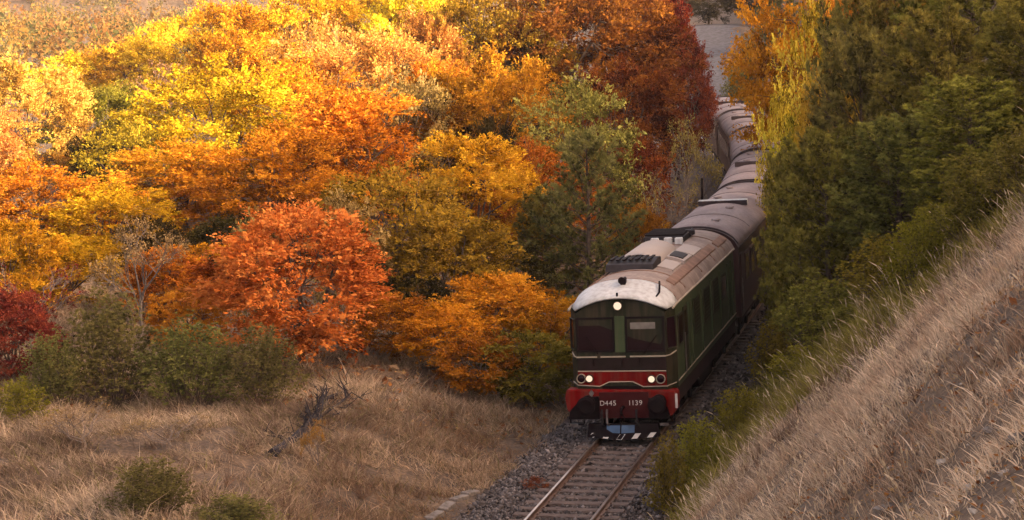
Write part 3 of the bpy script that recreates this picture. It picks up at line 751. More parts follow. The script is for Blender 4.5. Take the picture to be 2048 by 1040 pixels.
def pine(seed, ex=.62, H=8.0, R=3.2, nb=80, per=26, ln=.22, wd=.017, dens=1.0, lowest=.06, bare=0):
    r = np.random.default_rng(seed); mb = MB()
    mb.tube([(0, 0, -.6), (.05, 0, H*.3), (0, .06, H*.65), (0, 0, H*.97)], [.16, .12, .075, .02], 7)
    PP = []; DD = []; VV = []
    for i in range(nb):
        h = lowest+(1-lowest-.02)*(i+.5)/nb; z = h*H
        prof = R*(1-h)**ex*(.7+.4*r.random())*min(1, .65+h*2)
        a = i*2.399+r.normal(0, .3); el = .1+.75*h+r.normal(0, .12)
        d = np.array([math.cos(a)*math.cos(el), math.sin(a)*math.cos(el), math.sin(el)])
        L = max(.35, prof/max(.35, math.cos(el)))
        p0 = np.array([0, 0, z-.15]); p1 = p0+d*L+np.array([0, 0, .12*L])
        pts = limb(mb, p0, p1, .035*(1-h)+.012, .008, r, -.04, 3)
        pts = np.array(pts)
        nt = int(L*15*dens)+6; cv = r.normal(0, .16)
        for j in range(nt):
            u = r.uniform(.22, 1)**.7; k = u*3; i0 = min(int(k), 2); b = pts[i0]+(pts[i0+1]-pts[i0])*(k-i0)
            sd = unit(d*.7+r.normal(0, .7, 3)+np.array([0, 0, .35])); sl = r.uniform(.1, .55)*L*.34*(1.25-u)+.08
            if r.random() < bare: continue
            PP.append(b+sd*sl); DD.append(unit(sd+np.array([0, 0, .45]))); VV.append(np.clip(.5+cv+r.normal(0, .22)+.15*(u-.6), 0, 1))
            if r.random() < .35: mb.tube([b, b+sd*sl], [.009, .004], 3, cap=False)
    P = np.array(PP); D = np.array(DD); v = np.repeat(np.array(VV), per)
    V, F = needles(P, D, ln, wd, per, r)
    return mb.mesh('trunk', M_BARK), mesh_np('crown', V, [F], {'var': np.clip(v+np.random.default_rng(seed).normal(0, .07, len(v)), 0, 1)})
def juniper(seed, H=3.0, R=1.6, ns=60, per=22):
    r = np.random.default_rng(seed); mb = MB(); PP = []; DD = []; VV = []
    for i in range(ns):
        a = r.uniform(0, 6.28); rr = R*math.sqrt(r.random())*.8; hh = H*math.sqrt(max(.04, 1-.95*(rr/(R*.8))**2))*r.uniform(.72, 1.05)
        b = np.array([rr*.45*math.cos(a), rr*.45*math.sin(a), 0]); t = np.array([rr*1.2*math.cos(a+r.normal(0, .25)), rr*1.2*math.sin(a), hh])
        pts = np.array(limb(mb, b, t, .02, .005, r, .05, 3)); cv = r.normal(0, .17)
        for j in range(int(26*hh/H)+8):
            u = r.uniform(.1, 1)**.75; k = u*2.999; i0 = min(int(k), 2); q = pts[i0]+(pts[i0+1]-pts[i0])*(k-i0)
            d = unit(unit(t-b)+r.normal(0, .75, 3)); PP.append(q+d*r.uniform(0, .55)); DD.append(d); VV.append(.5+cv+r.normal(0, .14))
    V, F = needles(np.array(PP), np.array(DD), .2, .014, per, r, .7)
    return mb.mesh('trunk', M_BARK), mesh_np('crown', V, [F], {'var': np.clip(np.repeat(np.array(VV), per), 0, 1)})
def bare_tree(seed, H=8., R=3.2, nl=3500):
    r = np.random.default_rng(seed); mb = MB(); tips = []
    def grow(p, d, L, rad, lev):
        q = p+d*L; mb.tube([p, (p+q)/2+r.normal(0, .05*L, 3), q], [rad, rad*.8, rad*.6], 4 if lev < 2 else 3, cap=False)
        if lev == 4: tips.append((q, d)); return
        for k in range(3 if lev else 5):
            nd = unit(d+r.normal(0, .42, 3)+np.array([0, 0, .12])); grow(p+d*L*r.uniform(.55, 1), nd, L*r.uniform(.6, .8), rad*.58, lev+1)
    grow(np.array([0, 0, -.2]), np.array([0, 0, 1.]), H*.27, .1, 0)
    T = np.array([t[0] for t in tips]); Dd = np.array([t[1] for t in tips])
    mb_v = np.array(mb.v); sc = H/mb_v[:, 2].max(); sxy = R/np.percentile(np.abs(mb_v[:, :2]), 98)
    S = np.array([sxy, sxy, sc]); mb.v = [tuple(p) for p in mb_v*S]; T = T*S
    i = r.integers(0, len(T), nl); P = T[i]+r.normal(0, .2, (nl, 3))
    V, F = leaves(P, Dd[i], .14, .5, r, .1, .3)
    return mb.mesh('trunk', M_PALEBARK), mesh_np('crown', V, [F], {'var': np.clip(.5+r.normal(0, .22, nl), 0, 1)})

PROTO = {
 'beech': [broadleaf(11, nclump=118, nleaf=560, gap=.05), broadleaf(12, 'tall', nclump=112, nleaf=520, gap=.05), broadleaf(13, nclump=140, nleaf=450, gap=.08), broadleaf(14, 'cone', nclump=112, nleaf=520, gap=.05)],
 'bush': [broadleaf(21, 'bush', nclump=130, nleaf=370, leaf=.135, updir=.6), broadleaf(22, 'bush', nclump=120, nleaf=370, leaf=.135, gap=.1, updir=.6)],
 'loose': [broadleaf(31, 'tall', nclump=130, nleaf=200, leaf=.135, gap=.15, updir=.1), broadleaf(32, nclump=115, nleaf=200, leaf=.135, gap=.2, updir=.15)],
 'pine': [pine(41, .36, nb=115, per=19, dens=1.35), pine(42, .42, nb=125, per=19, dens=1.35), pine(43, nb=85, per=19, bare=.12)],
 'juniper': [juniper(51, 8, 3.2, 110, 40), juniper(52, 8, 3.2, 120, 40)],
 'bare': [bare_tree(61), bare_tree(62, nl=1500)],
}
# juniper sprays are built at tree size and shrink with the shrub
def F_(n, *c, **k): return foliage(n, c, **k)
FM = {
 'yellow': F_('leaves_bright_yellow', (0.2160, 0.1080, 0.0048), (.64, .40, .015), (.80, .58, .04)),
 'gold': F_('leaves_gold', (0.1920, 0.0840, 0.0042), (.58, .30, .011), (.76, .46, .03)),
 'amber': F_('leaves_amber', (0.1500, 0.0600, 0.0036), (.47, .21, .009), (.62, .32, .018)),
 'orange': F_('leaves_orange', (0.1680, 0.0570, 0.0042), (.54, .20, .011), (.70, .32, .025)),
 'salmon': F_('leaves_pale_orange', (0.2040, 0.0780, 0.0150), (.60, .26, .05), (.76, .42, .10)),
 'rust': F_('leaves_rust', (0.1020, 0.0300, 0.0042), (.36, .12, .010), (.54, .22, .018)),
 'darkred': F_('leaves_dark_red', (0.0374, 0.0075, 0.0042), (0.1482, 0.0312, 0.0094), (0.2652, 0.0780, 0.0125)),
 'crimson': F_('leaves_crimson', (0.0720, 0.0108, 0.0090), (.15, .028, .018), (.25, .06, .025)),
 'flame': F_('leaves_flame_red', (0.2040, 0.0300, 0.0072), (.60, .105, .026), (.76, .22, .06)),
 'olive': F_('leaves_olive', (0.0480, 0.0390, 0.0060), (.18, .14, .018), (.31, .23, .03)),
 'yolive': F_('leaves_yellow_olive', (0.0840, 0.0570, 0.0054), (.30, .20, .015), (.46, .32, .028)),
 'dusk': F_('leaves_dark_and_gap_shade', (.012, .009, .004), (.035, .025, .008), (.085, .058, .014)),  # very dark leaves; on the gap bushes they stand in for shade
 'ochre': F_('leaves_ochre', (.08, .04, .008), (.27, .13, .018), (.42, .22, .035)),
 'sage': F_('leaves_sage_green', (0.0660, 0.0570, 0.0120), (.20, .175, .035), (.31, .27, .06)),
 'brown': F_('leaves_dry_brown', (0.0840, 0.0450, 0.0180), (.27, .16, .07), (.40, .26, .12)),
 'khaki': F_('leaves_khaki', (0.0780, 0.0540, 0.0132), (.26, .18, .045), (.40, .29, .09)),
 'pine': F_('needles_olive_green', (0.0586, 0.0483, 0.0097), (0.2070, 0.1725, 0.0322), (0.3795, 0.3105, 0.0633), transl=.3),
 'pinedk': F_('needles_dark_green', (0.0483, 0.0428, 0.0124), (0.1667, 0.1472, 0.0368), (0.2990, 0.2587, 0.0633), transl=.3),
 'juni': F_('sprays_grey_green', (0.0420, 0.0396, 0.0120), (.16, .145, .042), (.29, .25, .075), transl=.3),
 'ygreen': F_('sprays_yellow_green', (0.0720, 0.0600, 0.0072), (.24, .195, .022), (.37, .30, .04), transl=.3),
 'larch': F_('leaves_clear_yellow', (0.1200, 0.0780, 0.0072), (.42, .28, .018), (.62, .45, .05)),
}
NW, NH = 6.4, 8.0
used = {}
def tree(kind, which, mat, pu, ptop, d, pw, name, cat, label, group, depth=None, pbase=None, rot=None):
    top = at(pu, ptop, d); x, y = float(top[0]), float(top[1])
    gz = float(ground(x, y))-.05
    h = max(.6, float(top[2])-gz); w = pw*d/FPX*(1.1 if kind == 'beech' else 1)
    tm, cm = PROTO[kind][which % len(PROTO[kind])]
    e = empty(name, (x, y, gz), random.uniform(0, 6.28) if rot is None else rot)
    sx = w/NW; sy = (depth or w)/NW; sz = h/NH
    e.scale = (sx, sx if depth is None else sy, sz)
    t = link('trunk', tm, e); c = link('crown', cm, e)
    if not cm.materials: cm.materials.append(FM[mat])
    c.material_slots[0].link = 'OBJECT'; c.material_slots[0].material = FM[mat]
    tag(e, label, cat, group)
    return e
GL, GB, GR, GS = 'autumn trees on the wooded slope left of the line', 'low bushes along the edge of the dry grass', 'trees on the cutting right of the train', 'green shrubs on the right hand slope'
T = [
 # far left rows, sunlit
 ('beech', 0, 'yellow', 130, 112, 150, 170, 'bright yellow tree at the left end of the sunlit yellow row'),
 ('beech', 1, 'yellow', 235, 78, 152, 190, 'broad yellow tree in the sunlit row just below the far hillside'),
 ('beech', 2, 'yellow', 355, 34, 150, 200, 'tall clear yellow tree rising above its row against the far hillside'),
 ('beech', 3, 'gold', 460, -10, 140, 210, 'golden tree whose top reaches the upper edge left of the yellow crowns'),
 ('beech', 0, 'gold', 590, -30, 142, 220, 'deep gold tree at the top edge between two yellow crowns'),
 ('beech', 1, 'yellow', 700, -50, 146, 200, 'glowing yellow tree at the top edge above the salmon trees'),
 ('beech', 2, 'yellow', 830, -60, 142, 210, 'glowing yellow tree at the top edge beside the green yellow crown'),
 ('loose', 0, 'salmon', 640, 20, 124, 190, 'thin pinkish orange tree with twigs showing, near the top edge'),
 ('beech', 3, 'salmon', 850, 5, 120, 210, 'pale orange tree standing below the glowing yellow crowns'),
 ('beech', 0, 'yolive', 965, -40, 122, 230, 'yellow green tree with a dark underside at the top centre'),
 ('bare', 0, 'brown', 320, 130, 116, 170, 'leafless greyish pink tree between the yellow row and the golden tree'),
 ('bare', 1, 'brown', 660, 60, 118, 150, 'nearly bare grey twiggy tree among the salmon crowns'),
 ('beech', 1, 'olive', 200, 165, 110, 190, 'dark olive tree in the shaded gap right of the pale orange tree'),
 ('beech', 2, 'salmon', 48, 125, 100, 230, 'tall pale orange tree at the left edge, in full sun'),
 ('beech', 3, 'salmon', -40, 200, 96, 200, 'pale orange tree cut off by the left edge'),
 ('beech', 0, 'gold', 425, 130, 100, 320, 'big golden tree with a bright yellow top, left of centre'),
 ('beech', 2, 'orange', 585, 120, 106, 260, 'orange tree right behind the big golden tree'),
 ('beech', 1, 'salmon', 735, 60, 110, 280, 'broad salmon orange tree below the top edge, left of the yellow green crown'),
 ('beech', 3, 'orange', 845, 110, 106, 220, 'orange tree between the salmon crown and the rusty tree'),
 ('loose', 1, 'yolive', 250, 235, 94, 190, 'yellow green tree with loose hanging sprays left of the big golden tree'),
 ('beech', 0, 'orange', 65, 330, 84, 300, 'bright orange tree low at the left edge, half in sun'),
 ('beech', 2, 'amber', 215, 370, 82, 230, 'amber tree right of the bright orange tree at left'),
 ('beech', 1, 'amber', 360, 280, 92, 260, 'amber tree below the big golden tree with dark gaps under its branches'),
 ('beech', 3, 'orange', 690, 170, 96, 320, 'wide orange tree at the middle of the wood'),
 ('beech', 0, 'amber', 550, 260, 90, 300, 'amber brown tree above the flame red tree'),
 ('loose', 0, 'khaki', 800, 120, 100, 170, 'pale khaki tree with drooping twigs among the orange crowns'),
 ('beech', 1, 'rust', 905, 130, 104, 180, 'rusty tree in front of the yellow green crown'),
 ('beech', 2, 'rust', 1005, 105, 102, 230, 'rust orange tree left of the dark red tree'),
 ('beech', 3, 'gold', 945, 255, 84, 270, 'golden amber tree at the centre, right of the olive tree'),
 ('beech', 0, 'rust', 1065, 290, 88, 200, 'rusty orange tree behind the grey green pine'),
 ('beech', 2, 'darkred', 1140, -70, 124, 320, 'large dark red tree at the top edge, right of the yellow green crown'),
 ('beech', 1, 'darkred', 1225, -40, 128, 250, 'dark red tree at the top edge beside the gravel road'),
 ('beech', 3, 'darkred', 1325, -40, 140, 150, 'deep red tree overhanging the left side of the gravel road'),
 ('beech', 0, 'darkred', 1235, 130, 108, 220, 'dark red tree hanging over the left side of the coaches'),
 ('beech', 2, 'darkred', 1368, 70, 138, 95, 'small dark red tree at the bend, touching the last coaches'),
 ('loose', 1, 'darkred', 1275, 280, 98, 120, 'thin dark red tree beside the second coach'),
 ('loose', 1, 'sage', 1165, 150, 96, 220, 'pale green feathery tree above the grey green pine'),
 ('beech', 1, 'rust', 1275, 400, 82, 120, 'small orange tree close to the front coach roof'),
 ('loose', 0, 'yolive', 790, 310, 74, 290, 'yellow olive tree right of the flame red tree'),
 ('loose', 1, 'khaki', 690, 380, 71, 160, 'khaki tree with dry tips rising behind the flame red tree'),
 ('bush', 0, 'yolive', 900, 430, 72, 260, 'wide yellow olive bush under the golden amber tree'),
 ('bush', 1, 'amber', 420, 480, 74, 220, 'amber bush in the shade behind the flame red tree'),
 ('bush', 0, 'flame', 588, 415, 64, 390, 'flame red tree standing alone at the edge of the dry grass'),
 ('loose', 0, 'khaki', 510, 408, 66, 110, 'pale dry topped tree poking out behind the left side of the flame red tree'),
 ('bush', 0, 'amber', 120, 475, 74, 260, 'amber bush below the bright orange tree at left'),
 ('bare', 0, 'brown', 275, 440, 70, 170, 'bare pinkish grey shrub left of the flame red tree'),
 ('bush', 1, 'orange', 20, 430, 72, 200, 'orange bush at the left edge under the bright orange tree'),
 ('bush', 0, 'rust', 330, 500, 72, 200, 'brown orange bush behind the grey green junipers'),
 ('bare', 1, 'crimson', 60, 520, 67, 190, 'thin dark bush with bare stems at the left edge'),
]
for k, w, mt, u, v, d, pw, lb in T:
    nm = 'autumn_tree' if mt == 'flame' else {'beech': 'autumn_tree', 'loose': 'sparse_tree', 'bush': 'autumn_bush', 'bare': 'bare_tree'}[k]
    tree(k, w, mt, u, v, d, pw, nm, 'bush' if nm == 'autumn_bush' else 'tree', lb, GL)
GAP_SHADE = [  # dark bushes added between crowns to stand in for deep shade
 (205, 262, 97, 150, 'dark bush added as shade in the gap right of the pale orange tree'),
 (470, 425, 83, 190, 'dark bush added as shade in the gap under the big golden tree'),
 (600, 395, 86, 150, 'dark bush added as shade between the wide orange tree and the flame red tree'),
 (900, 175, 101.5, 80, 'dark bush added as shade below the yellow green crown'),
 (985, 240, 98, 100, 'dark bush added as shade under the rust orange tree'),
 (300, 430, 79, 150, 'dark bush added as shade behind the bare pinkish shrub'),
 (1010, 480, 76, 150, 'dark bush added as shade left of the grey green pine'),
 (840, 545, 70, 130, 'dark bush added as shade under the yellow olive tree'),
 (735, 500, 68, 110, 'dark bush added as shade hard against the right side of the flame red tree'),
 (1060, 60, 121, 90, 'dark bush added as shade between the yellow green crown and the dark red tree')]
for u, v, d, pw, lb in GAP_SHADE: tree('bush', 0 if u % 2 else 1, 'dusk', u, v, d, pw, 'gap_shade_bush', 'bush', lb, GL)
tree('pine', 2, 'juni', 1172, 272, 80, 290, 'pine_tree', 'pine', 'grey green pine with a visible trunk, left of the locomotive roof', GL)
tree('pine', 0, 'pine', 1090, 400, 82, 190, 'pine_tree', 'pine', 'smaller dark pine left of the pine with the visible trunk', GL)
B = [
 ('bush', 0, 'crimson', 15, 585, 60, 180, 'dark crimson bush at the left edge above the grass'),
 ('juniper', 0, 'juni', 215, 580, 59, 270, 'tall grey green juniper bush left of the flame red tree'),
 ('juniper', 1, 'juni', 375, 635, 58, 240, 'grey green juniper in the middle of the juniper row'),
 ('juniper', 0, 'juni', 520, 648, 58, 200, 'grey green juniper in front of the flame red tree'),
 ('juniper', 1, 'juni', 100, 660, 58, 160, 'low grey green juniper beside the crimson bush'),
 ('bush', 1, 'orange', 365, 570, 66, 150, 'small orange bush between the junipers and the flame red tree'),
 ('juniper', 0, 'ygreen', 35, 757, 55, 150, 'low yellow green bush at the left edge of the grass'),
 ('bush', 0, 'orange', 985, 550, 68, 240, 'orange brown bush left of the locomotive, in the middle of the thicket'),
 ('bush', 1, 'amber', 1095, 580, 67, 190, 'orange brown bush right beside the locomotive cab'),
 ('bush', 0, 'amber', 880, 610, 65, 200, 'olive brown bush at the left end of the thicket by the locomotive'),
 ('bush', 1, 'olive', 1050, 655, 63, 200, 'dark olive bush low in front of the thicket by the locomotive'),
 ('bush', 0, 'rust', 790, 590, 66, 170, 'rusty brown bush touching the right side of the flame red tree'),
 ('bush', 1, 'rust', 960, 660, 63, 170, 'low rust coloured bush at the foot of the thicket'),
 ('juniper', 1, 'juni', 298, 915, 45.5, 210, 'green juniper at the bottom edge in the dry grass'),
 ('juniper', 0, 'juni', 465, 990, 45.6, 230, 'low green juniper at the bottom edge, right of the pointed one'),
 ('bare', 0, 'ochre', 634, 842, 51, 60, 'small orange sapling standing in the dry grass'),
]
for k, w, mt, u, v, d, pw, lb in B:
    tree(k, w, mt, u, v, d, pw, {'bush': 'autumn_bush', 'juniper': 'juniper_bush', 'pine': 'juniper_bush', 'bare': 'sapling'}[k], 'sapling' if k == 'bare' else 'bush', lb, GB)
RT = [
 ('beech', 0, 'amber', 1640, -70, 104, 260, 'orange tree at the top edge behind the pines on the right'),
 ('beech', 2, 'orange', 1760, -60, 96, 220, 'orange red tree at the top edge between the pines'),
 ('loose', 1, 'larch', 1640, -10, 84, 150, 'tall yellow tree at the top right of the train'),
 ('loose', 1, 'larch', 1570, 165, 80, 110, 'yellow tree leaning over the rear coaches'),
 ('loose', 0, 'larch', 1665, 95, 70, 130, 'pale yellow tree with sprays hanging before the dark pines'),
 ('loose', 1, 'larch', 1610, 210, 71, 130, 'bright yellow tree with hanging sprays over the coach roofs'),
 ('loose', 0, 'amber', 1600, 30, 118, 120, 'dull amber tree beside the gravel road on its right'),
 ('pine', 1, 'pine', 1790, -60, 72, 340, 'tall olive green pine at the top edge, right of the yellow trees'),
 ('pine', 0, 'pine', 1950, -110, 66, 400, 'large olive green pine in the top right corner'),
 ('pine', 1, 'pine', 2060, 20, 58, 300, 'olive green pine cut off by the right edge'),
 ('pine', 1, 'pinedk', 1720, 110, 66, 300, 'dark pine with open branches behind the yellow sprays'),
 ('pine', 0, 'pine', 1655, 300, 61, 290, 'bushy pine hanging beside the front coach'),
 ('pine', 1, 'pinedk', 1800, 260, 59, 320, 'dark pine with bare lower branches above the slope grass'),
 ('pine', 0, 'pine', 1940, 180, 56, 320, 'olive green pine just above the crest of the dry grass'),
 ('pine', 0, 'pine', 1870, 60, 62, 330, 'dense olive green pine in the middle of the pines on the right'),
 ('pine', 2, 'pine', 1600, 440, 62, 150, 'small pine leaning towards the gap behind the locomotive'),
 ('pine', 1, 'pine', 1585, 330, 68, 170, 'narrow green pine standing below the yellow tree by the coaches'),
 ('pine', 0, 'pinedk', 1690, 60, 76, 190, 'dark green pine squeezed between the yellow trees and the large pines'),
]
for k, w, mt, u, v, d, pw, lb in RT:
    tree(k, w, mt, u, v, d, pw, {'beech': 'autumn_tree', 'loose': 'yellow_tree', 'pine': 'pine_tree'}[k], 'pine' if k == 'pine' else 'tree', lb, GR)
RS = [
 ('juniper', 0, 'ygreen', 1545, 640, 60, 130, 'yellow green shrub beside the track behind the locomotive'),
 ('juniper', 1, 'pine', 1640, 550, 56, 230, 'dark green shrub under the small pine at the slope edge'),
 ('juniper', 0, 'ygreen', 1770, 470, 52, 220, 'yellow green shrub at the middle of the slope edge'),
 ('juniper', 1, 'ygreen', 1880, 400, 49, 190, 'yellow green shrub high on the slope edge'),
 ('juniper', 0, 'ygreen', 2010, 340, 46, 190, 'golden green shrub at the right edge on the crest'),
 ('juniper', 1, 'pine', 1700, 610, 53, 170, 'low dark green shrub in the slope grass'),
 ('juniper', 1, 'pine', 1960, 290, 46, 230, 'olive shrub under the right hand pine on the crest'),
 ('juniper', 0, 'pine', 2050, 250, 44, 220, 'olive shrub on the crest cut off by the right edge'),
 ('juniper', 1, 'ygreen', 1840, 430, 47, 170, 'golden green shrub between two taller ones on the crest'),
 ('juniper', 0, 'ygreen', 1600, 690, 54, 160, 'green shrub lowest on the slope beside the ballast'),
 ('juniper', 1, 'ygreen', 1395, 830, 51, 130, 'yellow green bush in front of the locomotive corner'),
 ('juniper', 0, 'ygreen', 1335, 870, 49.5, 110, 'yellow green bush hiding the right rail ahead of the plough'),
 ('juniper', 1, 'ygreen', 1480, 770, 53, 130, 'yellow green bush on the ballast shoulder beside the locomotive'),
]
for k, w, mt, u, v, d, pw, lb in RS: tree(k, w, mt, u, v, d, pw, 'green_shrub', 'shrub', lb, GS)
# valley end
VE = [
 ('juniper', 0, 'pinedk', 1500, 65, 200, 90, 'dark shrub on the right edge of the gravel road'),
 ('juniper', 1, 'pinedk', 1470, 120, 186, 70, 'small dark shrub at the foot of the gravel road behind the train'),
 ('bush', 0, 'dusk', 1415, -50, 268, 120, 'dark tree at the top edge beyond the gravel road, left one'),
 ('bush', 1, 'dusk', 1505, -60, 270, 130, 'dark tree at the top edge beyond the gravel road, right one'),
 ('pine', 0, 'pinedk', 1555, -60, 230, 110, 'dark conifer right of the gravel road at the top edge'),
]
for k, w, mt, u, v, d, pw, lb in VE: tree(k, w, mt, u, v, d, pw, {'juniper': 'dark_shrub', 'bush': 'dark_tree', 'pine': 'conifer'}[k], 'shrub' if k == 'juniper' else 'tree', lb, 'dark trees and shrubs at the valley end')
# far hillside wood: nobody could count it, one object
def far_wood():
    r = np.random.default_rng(5); n = 2300
    Y = np.concatenate([r.uniform(185, 430, 1000), r.uniform(425, 640, 1300)]); X = r.uniform(-.30, .16, n)*Y
    keep = (Y > 425) | ((X < -.075*Y) & (X > -.29*Y) & (r.random(n) < (Y/430))); X, Y = X[keep], Y[keep]; Z = ground(X, Y, False)
    pal = np.array([(.46, .24, .05), (.50, .28, .06), (.40, .18, .05), (.26, .21, .06), (.36, .26, .08), (.42, .22, .06), (.18, .17, .05)])*.58
    per = 140; N = len(X)
    s = r.uniform(1.3, 2.5, N); hgt = s*r.uniform(1.2, 1.7, N)
    d = unit(r.normal(0, 1, (N, per, 3))); rad = r.uniform(.6, 1, (N, per, 1))
    lobe = 1+.25*np.sin(d[..., :1]*5+np.arange(N)[:, None, None])*np.sin(d[..., 2:]*6)
    P = d*rad*lobe*np.stack([s, s, hgt], -1)[:, None]+np.stack([X, Y, Z+hgt*.85], -1)[:, None]
    V, F = leaves(P.reshape(-1, 3), d.reshape(-1, 3), .42, .7, r, 0, .3)
    c = pal[r.integers(0, len(pal), N)]*r.uniform(.75, 1.2, (N, 1))
    col = np.repeat(c, per, 0)*r.uniform(.7, 1.25, (N*per, 1))
    me = mesh_np('far_wood', V, [F], {'tone': col}); me.materials.append(M_FAR)
    tag(link('far_wood', me), kind='stuff')
far_wood()

# ------------------------------------------------------------------ dry grass: bent blades standing on the terrain
def in_view(X, Y, Z, mx=260, my=200):
    P = (np.stack([X, Y, Z], -1)-np.array([0, 0, CH]))@CM.T
    u = 1024+FPX*P[:, 0]/P[:, 2]; v = 520-FPX*P[:, 1]/P[:, 2]
    return (P[:, 2] > 5) & (u > -mx) & (u < 2048+mx) & (v > -my) & (v < 1040+my)
def blades(X, Y, Z, h, w, lean, col, r, bend=.35):
    n = len(X); B = np.stack([X, Y, Z-.03], -1)
    up = unit(np.array([0, 0, 1.])+lean)
    side = unit(np.cross(up, r.normal(0, 1, (n, 3)))); fwd = np.cross(side, up)
    h = h[:, None]; w = w[:, None]
    bd = unit(fwd*r.normal(0, 1, (n, 1))+lean*1.5+r.normal(0, .25, (n, 3)))
    M_ = B+up*h*.55+bd*h*.06; T_ = B+up*h*.92+bd*h*bend
    V = np.stack([B-side*w, B+side*w, M_+side*w*.75, M_-side*w*.75, T_], 1).reshape(-1, 3)
    k = 5*np.arange(n)[:, None]
    return V, k+np.array([[0, 1, 2, 3]]), k+np.array([[3, 2, 4]]), col
def heads(X, Y, Z, h, lean, col, r):    # tall stalks with a seed head
    n = len(X); B = np.stack([X, Y, Z-.03], -1); up = unit(np.array([0, 0, 1.])+lean); side = unit(np.cross(up, r.normal(0, 1, (n, 3))))
    h = h[:, None]; T_ = B+up*h+lean*h*.12; M_ = B+up*h*.78
    s = .0055
    hw = .017
    V = np.stack([B-side*s, B+side*s, M_+side*s, M_-side*s, M_+side*hw*.8+up*h*.06, T_, M_-side*hw+up*h*.05], 1).reshape(-1, 3)
    k = 7*np.arange(n)[:, None]
    return V, np.concatenate([k+np.array([[0, 1, 2, 3]]), k+np.array([[3, 4, 5, 6]])]), np.concatenate([col, np.clip(col*1.25, 0, .8)])
def mixcol(a, b, k): return np.array(a)[None]*(1-k)[:, None]+np.array(b)[None]*k[:, None]
r = np.random.default_rng(77)
# right slope
n = 400000
t = r.uniform(2.0, 16, n); y = r.uniform(13, 62, n); X, Y = along(t, y); Z = ground(X, Y)
ok = in_view(X, Y, Z); X, Y, Z, t = X[ok], Y[ok], Z[ok], t[ok]
cl = fbm(X*1.6, Y*1.6, 31); big = fbm(X*.45, Y*.45, 37)
bare_patch = smooth(.50, .62, fbm(X*.7+5, Y*.7, 55))*smooth(34, 25, Y)
den = np.clip(.15+2.2*(cl-.33), .05, 1)*(1-.8*bare_patch)*np.where(Y > 44, .85, 1)
ok = r.random(len(X)) < den
X, Y, Z, t, cl, big = X[ok], Y[ok], Z[ok], t[ok], cl[ok], big[ok]
n = len(X)
green = np.clip(smooth(-2.5, 2.5, Y-(47.5-1.15*(t-4))+5*(big-.5)+np.clip(4.4-t, 0, 2)*3.0), 0, 1)*(.55+.45*smooth(.3, .6, cl))
k = np.clip(.5+1.6*(big-.5)+r.normal(0, .28, n), 0, 1)
col = mixcol((.28, .19, .13), (.70, .53, .375), k)
red = smooth(.58, .7, fbm(X*.9+9, Y*.9, 71)); col = col*(1-.35*red[:, None])+np.array([.34, .17, .09])*.35*red[:, None]
gcol = mixcol((.13, .105, .02), (.30, .24, .06), np.clip(r.normal(.5, .25, n), 0, 1))
isg = (r.random(n) < green)[:, None]; col = np.where(isg, gcol, col)*np.exp(r.normal(0, .24, (n, 1)))
h = (.08+.34*cl*cl+.15*green)*np.exp(r.normal(0, .3, n)); w = .0065*np.exp(r.normal(0, .3, n))*(1+.3*green)
lean = np.stack([-.36+r.normal(0, .42, n), -.05+r.normal(0, .42, n), r.normal(0, .05, n)], -1)
Va, Q, Tq, ca = blades(X, Y, Z, h, w, lean, col, r)
me = mesh_np('dry_grass', Va, [Q, Tq], {'tone': np.concatenate([ca, ca])}); me.materials.append(M_GRASS)
tag(link('slope_grass', me), kind='stuff'); nb_right = n
n = 3400
t = r.uniform(2.2, 15, n); y = r.uniform(18, 60, n); X, Y = along(t, y); Z = ground(X, Y)
ok = in_view(X, Y, Z) & (r.random(n) < .15+.85*smooth(.42, .62, fbm(X*.5, Y*.5, 91))); X, Y, Z = X[ok], Y[ok], Z[ok]; n = len(X); hk = .65+.45*smooth(36, 44, Y)
col = mixcol((.30, .215, .125), (.54, .41, .27), r.random(n))
V, Q, ch = heads(X, Y, Z, r.uniform(.35, .85, n)*hk, np.stack([-.38+r.normal(0, .3, n), r.normal(0, .3, n), np.zeros(n)], -1), col, r)
me = mesh_np('grass_stalks', V, [Q], {'tone': ch}); me.materials.append(M_GRASS)
tag(link('grass_stalks', me), kind='stuff')
# left bank
n = 470000
t = r.uniform(-26, -1.7, n); y = r.uniform(42, 76, n); X, Y = along(t, y); Z = ground(X, Y)
ok = in_view(X, Y, Z); X, Y, Z, t = X[ok], Y[ok], Z[ok], t[ok]
cl = fbm(X*1.1, Y*1.1, 131); big = fbm(X*.33, Y*.33, 137)
edge = smooth(1.6, 3.6, -t+1.6*(cl-.5))
ok = r.random(len(X)) < np.clip(.12+2.3*(cl-.33), .04, 1)*(.06+.94*edge)
X, Y, Z, t, cl, big = X[ok], Y[ok], Z[ok], t[ok], cl[ok], big[ok]; n = len(X)
k = np.clip(.5+2.0*(big-.5)+1.3*(fbm(X*2.2, Y*2.2, 171)-.5)+r.normal(0, .25, n), 0, 1)
col = mixcol((.15, .097, .066), (.48, .35, .24), k)
warm = smooth(-9, -3, t)*.6*r.random(n); col = col*(1-warm[:, None])+np.array([.36, .20, .10])*warm[:, None]
g = (r.random(n) < .10)[:, None]; col = np.where(g, np.array([.16, .13, .05]), col)*np.exp(r.normal(0, .17, (n, 1)))
h = (.12+.42*cl*cl+.1*big)*np.exp(r.normal(0, .3, n))*(.5+.5*smooth(2.2, 5, -t)); w = .008*np.exp(r.normal(0, .3, n))
an = 6.28*fbm(X*.25, Y*.25, 141)
lean = np.stack([.35*np.cos(an)+r.normal(0, .6, n), .25*np.sin(an)+r.normal(0, .6, n), r.normal(0, .05, n)], -1)
Va, Q, Tq, ca = blades(X, Y, Z, h, w, lean, col, r, .45)
me = mesh_np('bank_grass', Va, [Q, Tq], {'tone': np.concatenate([ca, ca])}); me.materials.append(M_GRASS)
tag(link('bank_grass', me), kind='stuff')
